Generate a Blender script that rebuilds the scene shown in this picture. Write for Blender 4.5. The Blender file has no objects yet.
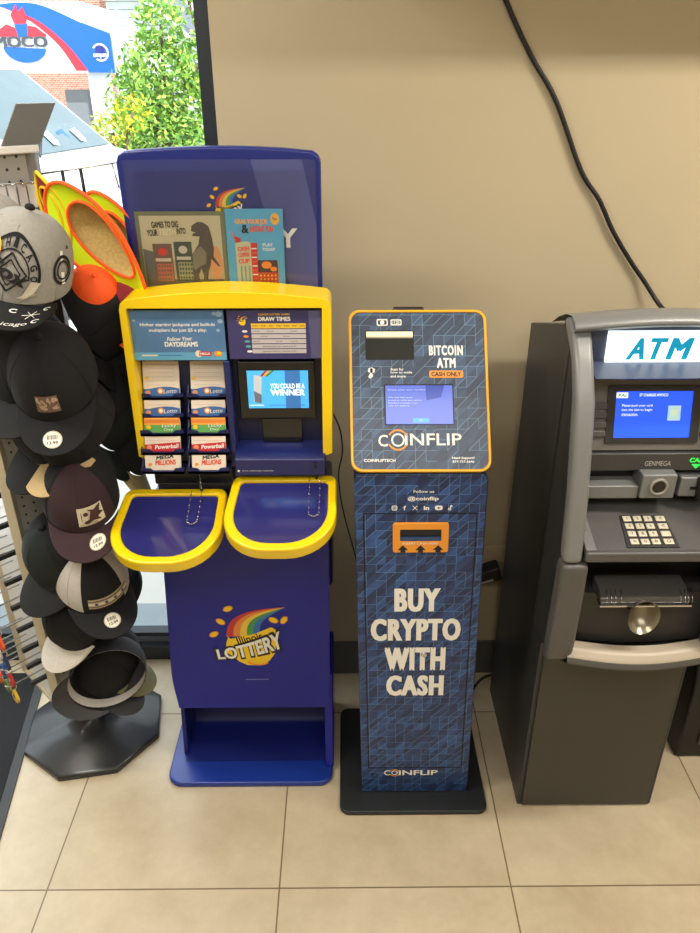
import bpy, bmesh, math, random
from mathutils import Vector, Matrix, Euler
random.seed(7)
PI = math.pi
SC = bpy.context.scene
COL = SC.collection
V3 = Vector

# ------------------------------------------------------------------ materials
def lin(c):
    c = c / 255.0
    return c / 12.92 if c <= 0.04045 else ((c + 0.055) / 1.055) ** 2.4
def rgb(r, g, b): return (lin(r), lin(g), lin(b), 1)
_mats = {}
def mat(name, col, rough=.5, metal=0, emit=0, noise=0, nscale=30, coat=0, spec=.5, bump=0, emitcol=None):
    if name in _mats: return _mats[name]
    m = bpy.data.materials.new(name); m.use_nodes = True
    nt = m.node_tree; b = nt.nodes['Principled BSDF']
    c = rgb(*col)
    b.inputs['Base Color'].default_value = c
    b.inputs['Roughness'].default_value = rough
    b.inputs['Metallic'].default_value = metal
    b.inputs['Specular IOR Level'].default_value = spec
    b.inputs['Coat Weight'].default_value = coat
    b.inputs['Coat Roughness'].default_value = .05
    if emit:
        b.inputs['Emission Color'].default_value = rgb(*(emitcol or col)); b.inputs['Emission Strength'].default_value = emit
    if noise or bump:
        tc = nt.nodes.new('ShaderNodeTexCoord'); n = nt.nodes.new('ShaderNodeTexNoise')
        n.inputs['Scale'].default_value = nscale; n.inputs['Detail'].default_value = 5
        nt.links.new(tc.outputs['Object'], n.inputs['Vector'])
        if noise:
            mx = nt.nodes.new('ShaderNodeMix'); mx.data_type = 'RGBA'
            mx.inputs[6].default_value = tuple(max(0, x * (1 - noise)) for x in c[:3]) + (1,)
            mx.inputs[7].default_value = tuple(min(1, x * (1 + noise)) for x in c[:3]) + (1,)
            nt.links.new(n.outputs['Fac'], mx.inputs[0]); nt.links.new(mx.outputs[2], b.inputs['Base Color'])
        if bump:
            bp = nt.nodes.new('ShaderNodeBump'); bp.inputs['Strength'].default_value = bump; bp.inputs['Distance'].default_value = .002
            nt.links.new(n.outputs['Fac'], bp.inputs['Height']); nt.links.new(bp.outputs[0], b.inputs['Normal'])
    _mats[name] = m
    return m
class NB:
    """tiny node builder for math-heavy procedural materials"""
    def __init__(s, name, rough=.5, coat=0):
        s.m = bpy.data.materials.new(name); s.m.use_nodes = True; s.nt = s.m.node_tree
        s.b = s.nt.nodes['Principled BSDF']; s.b.inputs['Roughness'].default_value = rough
        s.b.inputs['Coat Weight'].default_value = coat; s.b.inputs['Coat Roughness'].default_value = .08
        s.tc = s.nt.nodes.new('ShaderNodeTexCoord')
    def new(s, t): return s.nt.nodes.new('ShaderNode' + t)
    def link(s, a, b): s.nt.links.new(a, b)
    def m_(s, op, a, b=None, c=None):
        n = s.new('Math'); n.operation = op
        for i, x in enumerate((a, b, c)):
            if x is None: continue
            if isinstance(x, (int, float)): n.inputs[i].default_value = x
            else: s.link(x, n.inputs[i])
        return n.outputs[0]
    def mix(s, f, a, b):
        n = s.new('Mix'); n.data_type = 'RGBA'
        for i, x in ((0, f), (6, a), (7, b)):
            if isinstance(x, (int, float)): n.inputs[i].default_value = x
            elif isinstance(x, tuple): n.inputs[i].default_value = x
            else: s.link(x, n.inputs[i])
        return n.outputs[2]
    def sep(s, v):
        n = s.new('SeparateXYZ'); s.link(v, n.inputs[0]); return n.outputs
    def comb(s, x, y, z=0):
        n = s.new('CombineXYZ')
        for i, q in enumerate((x, y, z)):
            if isinstance(q, (int, float)): n.inputs[i].default_value = q
            else: s.link(q, n.inputs[i])
        return n.outputs[0]
    def noise(s, v, scale, detail=5, rough=.6):
        n = s.new('TexNoise'); n.inputs['Scale'].default_value = scale; n.inputs['Detail'].default_value = detail
        n.inputs['Roughness'].default_value = rough; s.link(v, n.inputs['Vector']); return n.outputs['Fac']
    def white(s, v):
        n = s.new('TexWhiteNoise'); n.noise_dimensions = '3D'; s.link(v, n.inputs['Vector']); return n.outputs

def floor_mat():
    n = NB('floor_tile', .38)
    x, y, z = n.sep(n.tc.outputs['Object'])
    S = .6096
    u = n.m_('DIVIDE', x, S); v = n.m_('DIVIDE', y, S)
    fu = n.m_('FRACT', n.m_('ADD', u, 20.5)); fv = n.m_('FRACT', n.m_('ADD', v, 20.5))
    du = n.m_('ABSOLUTE', n.m_('SUBTRACT', fu, .5)); dv = n.m_('ABSOLUTE', n.m_('SUBTRACT', fv, .5))
    d = n.m_('MINIMUM', du, dv)
    g = n.m_('LESS_THAN', d, .0033)
    cell = n.comb(n.m_('FLOOR', n.m_('ADD', u, 20)), n.m_('FLOOR', n.m_('ADD', v, 20)))
    w = n.white(cell)['Value']
    off = n.new('VectorMath'); off.operation = 'MULTIPLY_ADD'
    n.link(n.tc.outputs['Object'], off.inputs[0]); off.inputs[1].default_value = (1, 1, 1); n.link(cell, off.inputs[2])
    n1 = n.noise(off.outputs[0], 3.2, 8, .62); n2 = n.noise(off.outputs[0], 14, 6, .7)
    f = n.m_('ADD', n.m_('MULTIPLY', n1, .65), n.m_('MULTIPLY', n2, .35))
    mr = n.new('MapRange'); n.link(f, mr.inputs[0]); mr.inputs[1].default_value = .36; mr.inputs[2].default_value = .64
    base = n.mix(mr.outputs[0], rgb(178, 162, 134), rgb(202, 188, 160))
    base = n.mix(n.m_('MULTIPLY', w, .12), base, rgb(165, 150, 120))
    n.link(n.mix(g, base, rgb(118, 100, 74)), n.b.inputs['Base Color'])
    bp = n.new('Bump'); bp.inputs['Strength'].default_value = .5; bp.inputs['Distance'].default_value = .002
    n.link(n.m_('SUBTRACT', n.m_('MULTIPLY', n2, .15), g), bp.inputs['Height']); n.link(bp.outputs[0], n.b.inputs['Normal'])
    return n.m
def coin_mat(name, cell, dark, mid, line, lw=.05):
    n = NB(name, .42, .15)
    u, v, _ = n.sep(n.tc.outputs['UV'])
    u = n.m_('DIVIDE', u, cell); v = n.m_('DIVIDE', v, cell)
    fu = n.m_('FRACT', u); fv = n.m_('FRACT', v)
    cu = n.m_('FLOOR', u); cv = n.m_('FLOOR', v)
    tri = n.m_('GREATER_THAN', fu, fv)
    r1 = n.white(n.comb(cu, cv, tri))['Value']
    r2 = n.white(n.comb(cu, cv, 5.3))['Color']; a, b, c = n.sep(r2)
    # diagonal brush bands
    k = n.m_('FRACT', n.m_('MULTIPLY', n.m_('SUBTRACT', u, n.m_('MULTIPLY', v, .85)), .45))
    band = n.m_('MULTIPLY', n.m_('GREATER_THAN', k, .55), .22)
    f = n.m_('MINIMUM', n.m_('ADD', n.m_('MULTIPLY', n.m_('POWER', r1, 3.2), .8), band), 1)
    base = n.mix(f, rgb(*dark), rgb(*mid))
    lu = n.m_('MULTIPLY', n.m_('LESS_THAN', fu, lw), n.m_('GREATER_THAN', a, .38))
    lv = n.m_('MULTIPLY', n.m_('LESS_THAN', fv, lw), n.m_('GREATER_THAN', b, .38))
    ld = n.m_('MULTIPLY', n.m_('LESS_THAN', n.m_('ABSOLUTE', n.m_('SUBTRACT', fu, fv)), lw * .8), n.m_('GREATER_THAN', c, .5))
    L = n.m_('MAXIMUM', n.m_('MAXIMUM', lu, lv), ld)
    n.link(n.mix(n.m_('MULTIPLY', L, .7), base, rgb(*line)), n.b.inputs['Base Color'])
    return n.m
def peg_mat():
    n = NB('pegboard', .5)
    u, v, _ = n.sep(n.tc.outputs['UV'])
    c = .0254
    fu = n.m_('SUBTRACT', n.m_('FRACT', n.m_('DIVIDE', u, c)), .5); fv = n.m_('SUBTRACT', n.m_('FRACT', n.m_('DIVIDE', v, c)), .5)
    d = n.m_('SQRT', n.m_('ADD', n.m_('MULTIPLY', fu, fu), n.m_('MULTIPLY', fv, fv)))
    n.link(n.mix(n.m_('LESS_THAN', d, .13), rgb(150, 147, 140), rgb(30, 28, 26)), n.b.inputs['Base Color'])
    return n.m
def brick_mat():
    n = NB('red_brick', .85)
    t = n.new('TexBrick'); t.inputs['Color1'].default_value = rgb(150, 92, 74); t.inputs['Color2'].default_value = rgb(176, 128, 108)
    t.inputs['Mortar'].default_value = rgb(190, 176, 164); t.inputs['Scale'].default_value = 5.5; t.inputs['Mortar Size'].default_value = .02
    x, y, z = n.sep(n.tc.outputs['Object'])
    n.link(n.comb(n.m_('ADD', x, y), z), t.inputs['Vector']); n.link(t.outputs['Color'], n.b.inputs['Base Color'])
    return n.m
def siding_mat():
    n = NB('siding', .7)
    x, y, z = n.sep(n.tc.outputs['Object'])
    f = n.m_('LESS_THAN', n.m_('FRACT', n.m_('MULTIPLY', z, 6)), .14)
    n.link(n.mix(f, rgb(196, 204, 200), rgb(140, 150, 150)), n.b.inputs['Base Color'])
    return n.m
def glass_mat(name, tint=(1, 1, 1, 1), gloss=.06):
    m = bpy.data.materials.new(name); m.use_nodes = True; nt = m.node_tree; nt.nodes.clear()
    o = nt.nodes.new('ShaderNodeOutputMaterial'); t = nt.nodes.new('ShaderNodeBsdfTransparent'); t.inputs[0].default_value = tint
    g = nt.nodes.new('ShaderNodeBsdfGlossy'); g.inputs['Roughness'].default_value = .02
    lw = nt.nodes.new('ShaderNodeLayerWeight'); lw.inputs[0].default_value = .25
    mm = nt.nodes.new('ShaderNodeMath'); mm.operation = 'MULTIPLY_ADD'; mm.inputs[1].default_value = .5; mm.inputs[2].default_value = gloss
    nt.links.new(lw.outputs['Fresnel'], mm.inputs[0])
    x = nt.nodes.new('ShaderNodeMixShader'); nt.links.new(mm.outputs[0], x.inputs[0]); nt.links.new(t.outputs[0], x.inputs[1]); nt.links.new(g.outputs[0], x.inputs[2])
    nt.links.new(x.outputs[0], o.inputs[0]); return m

# ------------------------------------------------------------------ frames and mesh builder
class Fr:
    def __init__(s, O, R=(1, 0, 0), U=(0, 0, 1)):
        s.O = V3(O); s.R = V3(R).normalized(); s.U = V3(U).normalized(); s.N = s.R.cross(s.U)
    def pt(s, u, v, d=0): return s.O + s.R * u + s.U * v + s.N * d
def FrQ(TL, TR, BL):
    """frame whose u=0..1-like metric axes follow a panel's corners (bottom-left origin)"""
    return Fr(BL, V3(TR) - V3(TL), V3(TL) - V3(BL))
WORLD = Fr((0, 0, 0))            # u=x, v=z, d=-y
_tcache = {}
def text_geo(s, bold=0, space=1):
    key = (s, bold, space)
    if key in _tcache: return _tcache[key]
    cu = bpy.data.curves.new('t', 'FONT'); cu.body = s; cu.resolution_u = 3; cu.offset = bold; cu.space_character = space
    o = bpy.data.objects.new('t', cu); COL.objects.link(o)
    dg = bpy.context.evaluated_depsgraph_get(); dg.update()
    me = bpy.data.meshes.new_from_object(o.evaluated_get(dg))
    vs = [tuple(v.co) for v in me.vertices]; fs = [tuple(p.vertices) for p in me.polygons]
    bpy.data.objects.remove(o); bpy.data.curves.remove(cu); bpy.data.meshes.remove(me)
    _tcache[key] = (vs, fs); return _tcache[key]
class MB:
    def __init__(s): s.v = []; s.uv = []; s.f = []; s.mi = []; s.ms = []; s.sm = []
    def m(s, mt):
        if mt not in s.ms: s.ms.append(mt)
        return s.ms.index(mt)
    def add(s, p, uv=(0, 0)): s.v.append(V3(p)); s.uv.append(uv); return len(s.v) - 1
    def face(s, idx, mt, smooth=False): s.f.append(tuple(idx)); s.mi.append(s.m(mt)); s.sm.append(smooth)
    def poly(s, pts, mt): s.face([s.add(p) for p in pts], mt)
    def flat(s, fr, pts, d, mt): s.face([s.add(fr.pt(u, v, d), (u, v)) for u, v in pts], mt)
    def rect(s, fr, u0, u1, v0, v1, d, mt): s.flat(fr, [(u0, v0), (u1, v0), (u1, v1), (u0, v1)], d, mt)
    def prism(s, fr, pts, d0, d1, mt, side=None):
        n = len(pts)
        a = [s.add(fr.pt(u, v, d0), (u, v)) for u, v in pts]; b = [s.add(fr.pt(u, v, d1), (u, v)) for u, v in pts]
        area = sum(pts[i][0] * pts[(i + 1) % n][1] - pts[(i + 1) % n][0] * pts[i][1] for i in range(n))
        ccw = (area > 0) == (d1 > d0)
        s.face(b if ccw else b[::-1], mt); s.face(a[::-1] if ccw else a, mt)
        for i in range(n):
            j = (i + 1) % n; q = (a[i], a[j], b[j], b[i]); s.face(q if ccw else q[::-1], side or mt)
    def box(s, fr, u0, u1, v0, v1, d0, d1, mt, side=None): s.prism(fr, [(u0, v0), (u1, v0), (u1, v1), (u0, v1)], d0, d1, mt, side)
    def ring(s, fr, out, inn, d0, d1, mt):
        n = len(out); L = []
        for pts in (out, inn):
            for d in (d0, d1): L.append([s.add(fr.pt(u, v, d), (u, v)) for u, v in pts])
        oa, ob, ia, ib = L
        for i in range(n):
            j = (i + 1) % n
            s.face((ob[i], ob[j], ib[j], ib[i]), mt); s.face((oa[j], oa[i], ia[i], ia[j]), mt)
            s.face((oa[i], oa[j], ob[j], ob[i]), mt); s.face((ia[j], ia[i], ib[i], ib[j]), mt)
    def tube(s, pts, r, mt, n=8, cap=True):
        pts = [V3(p) for p in pts]; rs = r if isinstance(r, (list, tuple)) else [r] * len(pts)
        rings = []; ref = None
        for i, p in enumerate(pts):
            t = (pts[min(i + 1, len(pts) - 1)] - pts[max(i - 1, 0)]).normalized()
            if ref is None: ref = V3((0, 0, 1)) if abs(t.z) < .9 else V3((1, 0, 0))
            ref = (ref - t * ref.dot(t)).normalized(); bb = t.cross(ref)
            rings.append([s.add(p + (ref * math.cos(2 * PI * k / n) + bb * math.sin(2 * PI * k / n)) * rs[i]) for k in range(n)])
        for a, b in zip(rings, rings[1:]):
            for k in range(n): s.face((a[k], a[(k + 1) % n], b[(k + 1) % n], b[k]), mt, True)
        if cap: s.face(rings[0][::-1], mt); s.face(rings[-1], mt)
    def grid(s, nu, nv, fn, mt, cu=False, smooth=True, flip=False, mfn=None):
        I = [[s.add(fn(i / (nu if cu else nu - 1), j / (nv - 1)), (i / (nu - 1), j / (nv - 1))) for j in range(nv)] for i in range(nu)]
        for i in range(nu if cu else nu - 1):
            for j in range(nv - 1):
                k = (i + 1) % nu; q = (I[i][j], I[k][j], I[k][j + 1], I[i][j + 1])
                s.face(q[::-1] if flip else q, mfn(i, j) if mfn else mt, smooth)
    def lathe(s, fr, prof, mt, n=24, smooth=True):
        """profile (r, d) about the frame normal through its origin"""
        rings = [[s.add(fr.pt(r * math.cos(2 * PI * k / n), r * math.sin(2 * PI * k / n), d)) for k in range(n)] for r, d in prof]
        for a, b in zip(rings, rings[1:]):
            for k in range(n): s.face((a[k], a[(k + 1) % n], b[(k + 1) % n], b[k]), mt, smooth)
        s.face(rings[-1], mt); s.face(rings[0][::-1], mt)
    def disc(s, fr, cu, cv, ru, rv, d, mt, n=24, rot=0, a0=0, a1=2 * PI):
        c, q = math.cos(rot), math.sin(rot)
        P = []
        for k in range(n):
            a = a0 + (a1 - a0) * k / n; x, y = ru * math.cos(a), rv * math.sin(a)
            P.append((cu + x * c - y * q, cv + x * q + y * c))
        s.flat(fr, P, d, mt)
    def arc(s, fr, cu, cv, r0, r1, a0, a1, d, mt, n=16):
        P = [(cu + r1 * math.cos(a0 + (a1 - a0) * k / n), cv + r1 * math.sin(a0 + (a1 - a0) * k / n)) for k in range(n + 1)]
        Q = [(cu + r0 * math.cos(a0 + (a1 - a0) * k / n), cv + r0 * math.sin(a0 + (a1 - a0) * k / n)) for k in range(n + 1)]
        for k in range(n): s.flat(fr, [Q[k], P[k], P[k + 1], Q[k + 1]], d, mt)
    def text(s, fr, st, cu, cv, w, h, d, mt, rot=0, bold=0, shear=0, space=1, fn=None):
        sharp = any(c in 'MW' for c in st)
        ob = 0 if sharp else min(bold, .03)
        vs, fs = text_geo(st, ob, space)
        if not vs: return
        x0 = min(v[0] for v in vs); x1 = max(v[0] for v in vs); y0 = min(v[1] for v in vs); y1 = max(v[1] for v in vs)
        if h is None: h = w * (y1 - y0) / (x1 - x0)
        if w is None: w = h * (x1 - x0) / (y1 - y0)
        c, q = math.cos(rot), math.sin(rot)
        ex = max(0, bold - ob); ex = ex * w / (x1 - x0 + 2 * ex)
        ey = ex * .5 * (h / (y1 - y0)) / (w / (x1 - x0)) if sharp else 0
        for ci, (dx, dy) in enumerate(((0, 0),) if ex <= 0 else ((0, 0), (-ex, -ey), (ex, ey)) if not ey else ((0, 0), (-ex, -ey), (ex, ey), (-ex, ey), (ex, -ey))):
            b = len(s.v)
            for v in vs:
                x = ((v[0] - x0) / (x1 - x0) - .5) * (w - 2 * ex) + dx; y = ((v[1] - y0) / max(1e-6, y1 - y0) - .5) * (h - 2 * ey) + dy
                x += shear * y
                if fn: y = fn(x, y)
                s.add(fr.pt(cu + x * c - y * q, cv + x * q + y * c, d + ci * .00004), (cu, cv))
            for f in fs: s.face([b + i for i in f], mt)
    def build(s, name, parent=None, local=False, bevel=0, seg=2, sharp=35, loc=None, recalc=False, weld=False):
        off = V3((0, 0, 0))
        p = parent
        while p is not None and not local: off += p.location; p = p.parent
        if loc is not None: off = V3(loc)
        me = bpy.data.meshes.new(name)
        me.from_pydata([v - off for v in s.v], [], s.f)
        for m in s.ms: me.materials.append(m)
        me.polygons.foreach_set('material_index', s.mi); me.polygons.foreach_set('use_smooth', s.sm)
        uvl = me.uv_layers.new(name='UVMap')
        for l in me.loops: uvl.data[l.index].uv = s.uv[l.vertex_index]
        if recalc or weld:
            bm = bmesh.new(); bm.from_mesh(me)
            if weld: bmesh.ops.remove_doubles(bm, verts=bm.verts, dist=1e-5)
            bmesh.ops.recalc_face_normals(bm, faces=bm.faces); bm.to_mesh(me); bm.free()
        me.update()
        o = bpy.data.objects.new(name, me); COL.objects.link(o)
        if parent is not None: o.parent = parent
        if loc is not None: o.location = loc
        if bevel:
            me.polygons.foreach_set('use_smooth', [True] * len(me.polygons)); 
            b = o.modifiers.new('bevel', 'BEVEL'); b.width = bevel; b.segments = seg; b.limit_method = 'ANGLE'; b.angle_limit = math.radians(40); b.harden_normals = True
        return o
def tag(o, label, cat, group=None, kind=None):
    if label: o['label'] = label
    if cat: o['category'] = cat
    if group: o['group'] = group
    if kind: o['kind'] = kind
    return o
def thing(name, label, cat, loc, group=None, rot=None):
    o = bpy.data.objects.new(name, None); COL.objects.link(o); o.location = loc; o.empty_display_size = .05
    if rot is not None: o.rotation_euler = rot
    return tag(o, label, cat, group)
def struct(o): o['kind'] = 'structure'; return o
def rrect(u0, u1, v0, v1, r, n=6):
    rs = r if isinstance(r, (list, tuple)) else [r] * 4      # BL, BR, TR, TL
    P = []
    for (cx, cy, a, rr) in ((u0, v0, PI, rs[0]), (u1, v0, 1.5 * PI, rs[1]), (u1, v1, 0, rs[2]), (u0, v1, .5 * PI, rs[3])):
        ox = cx + (rr if cx == u0 else -rr); oy = cy + (rr if cy == v0 else -rr)
        if rr <= 1e-6: P += [(cx, cy)] * (n + 1); continue
        for k in range(n + 1):
            t = a + .5 * PI * k / n; P.append((ox + rr * math.cos(t), oy + rr * math.sin(t)))
    return P
def dedup(P):
    Q = []
    for p in P:
        if not Q or (abs(p[0] - Q[-1][0]) + abs(p[1] - Q[-1][1])) > 1e-6: Q.append(p)
    return Q
def smooth_path(pts, n=8):
    P = [V3(p) for p in pts]; out = []
    for i in range(len(P) - 1):
        a, b, c, d = P[max(i - 1, 0)], P[i], P[i + 1], P[min(i + 2, len(P) - 1)]
        for k in range(n):
            t = k / n
            out.append(.5 * ((2 * b) + (c - a) * t + (2 * a - 5 * b + 4 * c - d) * t * t + (3 * b - a - 3 * c + d) * t ** 3))
    out.append(P[-1]); return out

# palette
WHITE = mat('white_print', (238, 236, 228), .55)
BLACK = mat('black_print', (18, 18, 20), .5)
NAVY = mat('navy_plastic', (26, 34, 92), .35, coat=.3)
NAVYD = mat('navy_dark_plastic', (18, 24, 66), .4)
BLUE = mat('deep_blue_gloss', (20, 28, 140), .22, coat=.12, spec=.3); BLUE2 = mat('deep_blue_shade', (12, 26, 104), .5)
YEL = mat('yellow_plastic', (248, 210, 0), .32, coat=.3)
YELP = mat('yellow_print', (244, 204, 30), .5)
ORNP = mat('orange_print', (238, 150, 40), .5)
REDP = mat('red_print', (205, 45, 40), .5)
GRNP = mat('green_print', (70, 150, 70), .5)
BLUP = mat('blue_print', (45, 100, 180), .5)
CREAM = mat('cream_paper', (232, 218, 200), .7)
BLKPL = mat('black_plastic', (20, 20, 22), .45)
BLKRUB = mat('black_rubber', (26, 26, 28), .65, noise=.25, nscale=60)
CHROME = mat('chrome', (210, 210, 212), .18, metal=1)
BEADS = mat('chain_beads', (190, 190, 192), .25, metal=1)
SCRBLK = mat('glossy_screen_black', (12, 14, 16), .12, coat=.6)

# ------------------------------------------------------------------ camera
cam = bpy.data.cameras.new('camera'); co = bpy.data.objects.new('camera', cam); COL.objects.link(co)
cam.sensor_fit = 'HORIZONTAL'; cam.sensor_width = 36; cam.lens = 36 * 743.07 / 700; cam.clip_start = .05
F = V3((.0051, .887, -.4618)).normalized(); Rr = V3((1, -.0069, -.0022)); Rr = (Rr - F * Rr.dot(F)).normalized(); Uu = Rr.cross(F)
co.matrix_world = Matrix(((Rr.x, Uu.x, -F.x, .1814), (Rr.y, Uu.y, -F.y, -1.2223), (Rr.z, Uu.z, -F.z, 1.8857), (0, 0, 0, 1)))
SC.camera = co

# ------------------------------------------------------------------ room
WALLM = mat('beige_wall_paint', (188, 174, 144), .7, noise=.04, nscale=4)
CEILM = mat('ceiling_paint', (215, 210, 200), .9)
BASEM = mat('grey_tile_base', (92, 92, 88), .4, noise=.12, nscale=8)
FRAMEM = mat('dark_window_frame', (34, 42, 52), .4)
YW = .803; WX = -.135; YG = .905
RX, LX, BY, CZ = 2.6, -3.2, -3.4, 2.75
def quick(name, fn, **k):
    b = MB(); fn(b); return b.build(name, **k)
struct(quick('floor', lambda b: b.box(Fr((0, 0, 0), (1, 0, 0), (0, 1, 0)), LX, RX, BY, YG + .06, -.06, 0, floor_mat())))
struct(quick('ceiling', lambda b: b.box(WORLD, LX, RX, CZ, CZ + .06, -BY, -(YW + .25), CEILM)))
struct(quick('wall_back', lambda b: b.box(WORLD, WX, RX, 0, CZ, -(YW + .25), -YW, WALLM)))
struct(quick('wall_right', lambda b: b.box(WORLD, RX, RX + .1, 0, CZ, -(YW + .25), -BY, WALLM)))
struct(quick('wall_left', lambda b: b.box(WORLD, LX - .1, LX, 0, CZ, -(YW + .25), -BY, WALLM)))
struct(quick('wall_front', lambda b: b.box(WORLD, LX, RX, 0, CZ, -BY, -BY + .1, WALLM)))
struct(quick('baseboard_back', lambda b: b.box(WORLD, WX + .002, RX, 0, .143, -YW, -YW + .008, BASEM)))
def f(b):
    b.box(WORLD, WX - .045, WX - .001, .055, CZ, -(YG + .05), -(YG - .035), FRAMEM)        # right stile
    b.box(WORLD, LX, WX - .001, 0, .058, -(YG + .05), -(YG - .03), FRAMEM)                 # sill rail
    b.box(WORLD, LX, WX - .001, .058, .075, -(YG + .03), -(YG + .0), mat('alu_rail', (150, 160, 168), .35, metal=.6))
    b.box(WORLD, LX, WX - .001, .085, .1, -(YG + .04), -(YG + .0), FRAMEM)
    b.box(WORLD, -1.75, -1.70, .058, CZ, -(YG + .05), -(YG - .03), FRAMEM)
    b.box(WORLD, LX, WX, CZ - .1, CZ, -(YG + .05), -(YG - .03), FRAMEM)
wf = MB(); f(wf); wf = struct(wf.build('window_1'))
b = MB(); b.rect(WORLD, LX, WX - .03, .1, CZ - .1, -(YG + .02), glass_mat('window_glass', (.97, .985, .98, 1), .03)); b.build('pane', wf)
# unseen box added overhead to cast the shade across the upper wall
struct(quick('shade_blocker_1', lambda b: b.box(WORLD, .12, RX, 2.19, CZ, -YW, -.45, WALLM)))

# carpet mat at the left
MATM = mat('charcoal_carpet', (22, 23, 25), .95, noise=.5, nscale=220, bump=.8)
b = MB(); fz = Fr((0, 0, 0), (1, 0, 0), (0, 1, 0))
mo = thing('floor_mat', 'charcoal carpet floor mat with rubber border at left edge of the floor', 'mat', (-1.3, 0, 0))
def edge(y): return -.80 - (y - .2) * .155
ypts = [-1.2 + k * .15 for k in range(14)]
ypts = [y for y in ypts if y < .80] + [.80]
b.prism(fz, [(edge(y) - .03, y) for y in ypts] + [(-2.0, .80), (-2.0, -1.2)], 0, .008, MATM); b.build('carpet', mo)
b = MB()
b.prism(fz, [(edge(y), y) for y in ypts] + [(edge(y) - .032, y) for y in ypts[::-1]], 0, .006, mat('mat_rubber_edge', (44, 45, 46), .6)); b.build('rubber_border', mo)

# ------------------------------------------------------------------ lottery logo
RBOW = [mat('rainbow_red', (196, 52, 52), .5), mat('rainbow_orange', (226, 136, 60), .5), mat('rainbow_yellow', (232, 196, 70), .5), mat('rainbow_green', (70, 150, 78), .5), mat('rainbow_blue', (48, 108, 180), .5)]
def lottery_logo(b, fr, cx, cy, s, d, word=True):
    """pot of gold with rainbow; s = overall width of the word"""
    def P(x, y): return (cx + x * s, cy + y * s)
    n = 12
    def curve(k):       # k = 0 (outer/left) .. 5 (inner/right) boundary of the bands
        t = k / 5
        A = (-.35 + .50 * t, .08); B = (-.36 + .46 * t, .46 - .12 * t); C = (.0 + .2 * t, .56 - .18 * t); D = (.52, .58)
        out = []
        for i in range(n + 1):
            q = i / n; r = 1 - q
            out.append(tuple(r ** 3 * A[j] + 3 * r * r * q * B[j] + 3 * r * q * q * C[j] + q ** 3 * D[j] for j in (0, 1)))
        return out
    for k in range(5):
        L, Rg = curve(k), curve(k + 1)
        for i in range(n):
            q = [P(*L[i]), P(*L[i + 1]), P(*Rg[i + 1]), P(*Rg[i])]
            b.flat(fr, q if i < n - 1 else [q[0], q[1], q[3]], d, RBOW[k])
    pot = [(-.36, .12), (-.30, .04), (.05, .12), (.30, .24), (.36, .20), (.37, .12), (.33, .08), (.36, -.06), (.34, -.22), (.25, -.36), (.10, -.44), (-.08, -.43), (-.20, -.36), (-.27, -.28), (-.38, -.20), (-.36, -.02), (-.33, .06)]
    b.flat(fr, [P(*p) for p in pot], d + .0004, YELP)
    for (x, y, r) in ((-.30, .56, .4), (-.42, .34, -.6), (-.53, .12, .5), (.34, .36, -.5), (.49, .36, 1.0)):
        b.disc(fr, *P(x, y), .075 * s, .048 * s, d + .0002, ORNP, 14, r); b.disc(fr, *P(x, y), .058 * s, .036 * s, d + .0005, YELP, 14, r)
    b.arc(fr, *P(.09, -.15), .26 * s, .29 * s, math.radians(235), math.radians(300), d + .0006, ORNP, 8)
    b.text(fr, 'Illinois', *P(-.02, .045), .38 * s, .13 * s, d + .0008, BLACK, .27, .02)
    if word:
        wf_ = lambda x, y: y * (1 + .25 * x / (s * .5)) + .05 * s * (2 * x / s) ** 2
        b.text(fr, 'LOTTERY', *P(-.02, -.15), 1.06 * s, .31 * s, d + .001, BLACK, .27, .10, .1, 1, wf_)
        b.text(fr, 'LOTTERY', *P(-.02, -.15), .99 * s, .24 * s, d + .0014, WHITE, .27, .035, .1, 1, wf_)

# ------------------------------------------------------------------ lottery kiosk
LK = thing('lottery_kiosk', 'tall blue and yellow lottery play kiosk against the beige wall', 'kiosk', (-.1, .5, 0))
fl = Fr((0, 0, 0), (1, 0, 0), (0, 1, 0))
b = MB(); b.prism(fl, dedup(rrect(-.362, .135, .315, .66, [.045, .04, .01, .01])), 0, .02, mat('base_blue', (26, 52, 140), .3)); b.build('base_plate', LK, bevel=.006)
b = MB()
def ramp(u, v):
    x = -.318 + .438 * u
    t = v
    if t < .6: y = .395 + .15 * t / .6; z = .022 + .012 * t
    else:
        a = (t - .6) / .4 * PI / 2; y = .545 + .045 * math.sin(a); z = .029 + .34 * (1 - math.cos(a))
    return V3((x, y, z))
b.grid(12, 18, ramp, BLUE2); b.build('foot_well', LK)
side = [(.37, .02), (.66, .02), (.66, .30), (.62, .34), (.50, .34), (.45, .31)]
def yz(x0): return Fr((x0, 0, 0), (0, 1, 0), (0, 0, 1))      # u=y, v=z, d=+x
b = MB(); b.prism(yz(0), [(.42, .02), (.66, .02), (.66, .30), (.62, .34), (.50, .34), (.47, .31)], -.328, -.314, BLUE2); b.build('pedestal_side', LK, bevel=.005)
b = MB(); b.prism(yz(0), side, .112, .139, BLUE); b.build('pedestal_side', LK, bevel=.005)
b = MB(); b.box(WORLD, -.31, .118, .3, 1.40, -.66, -.475, NAVYD); b.build('back_body', LK, bevel=.004)
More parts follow.
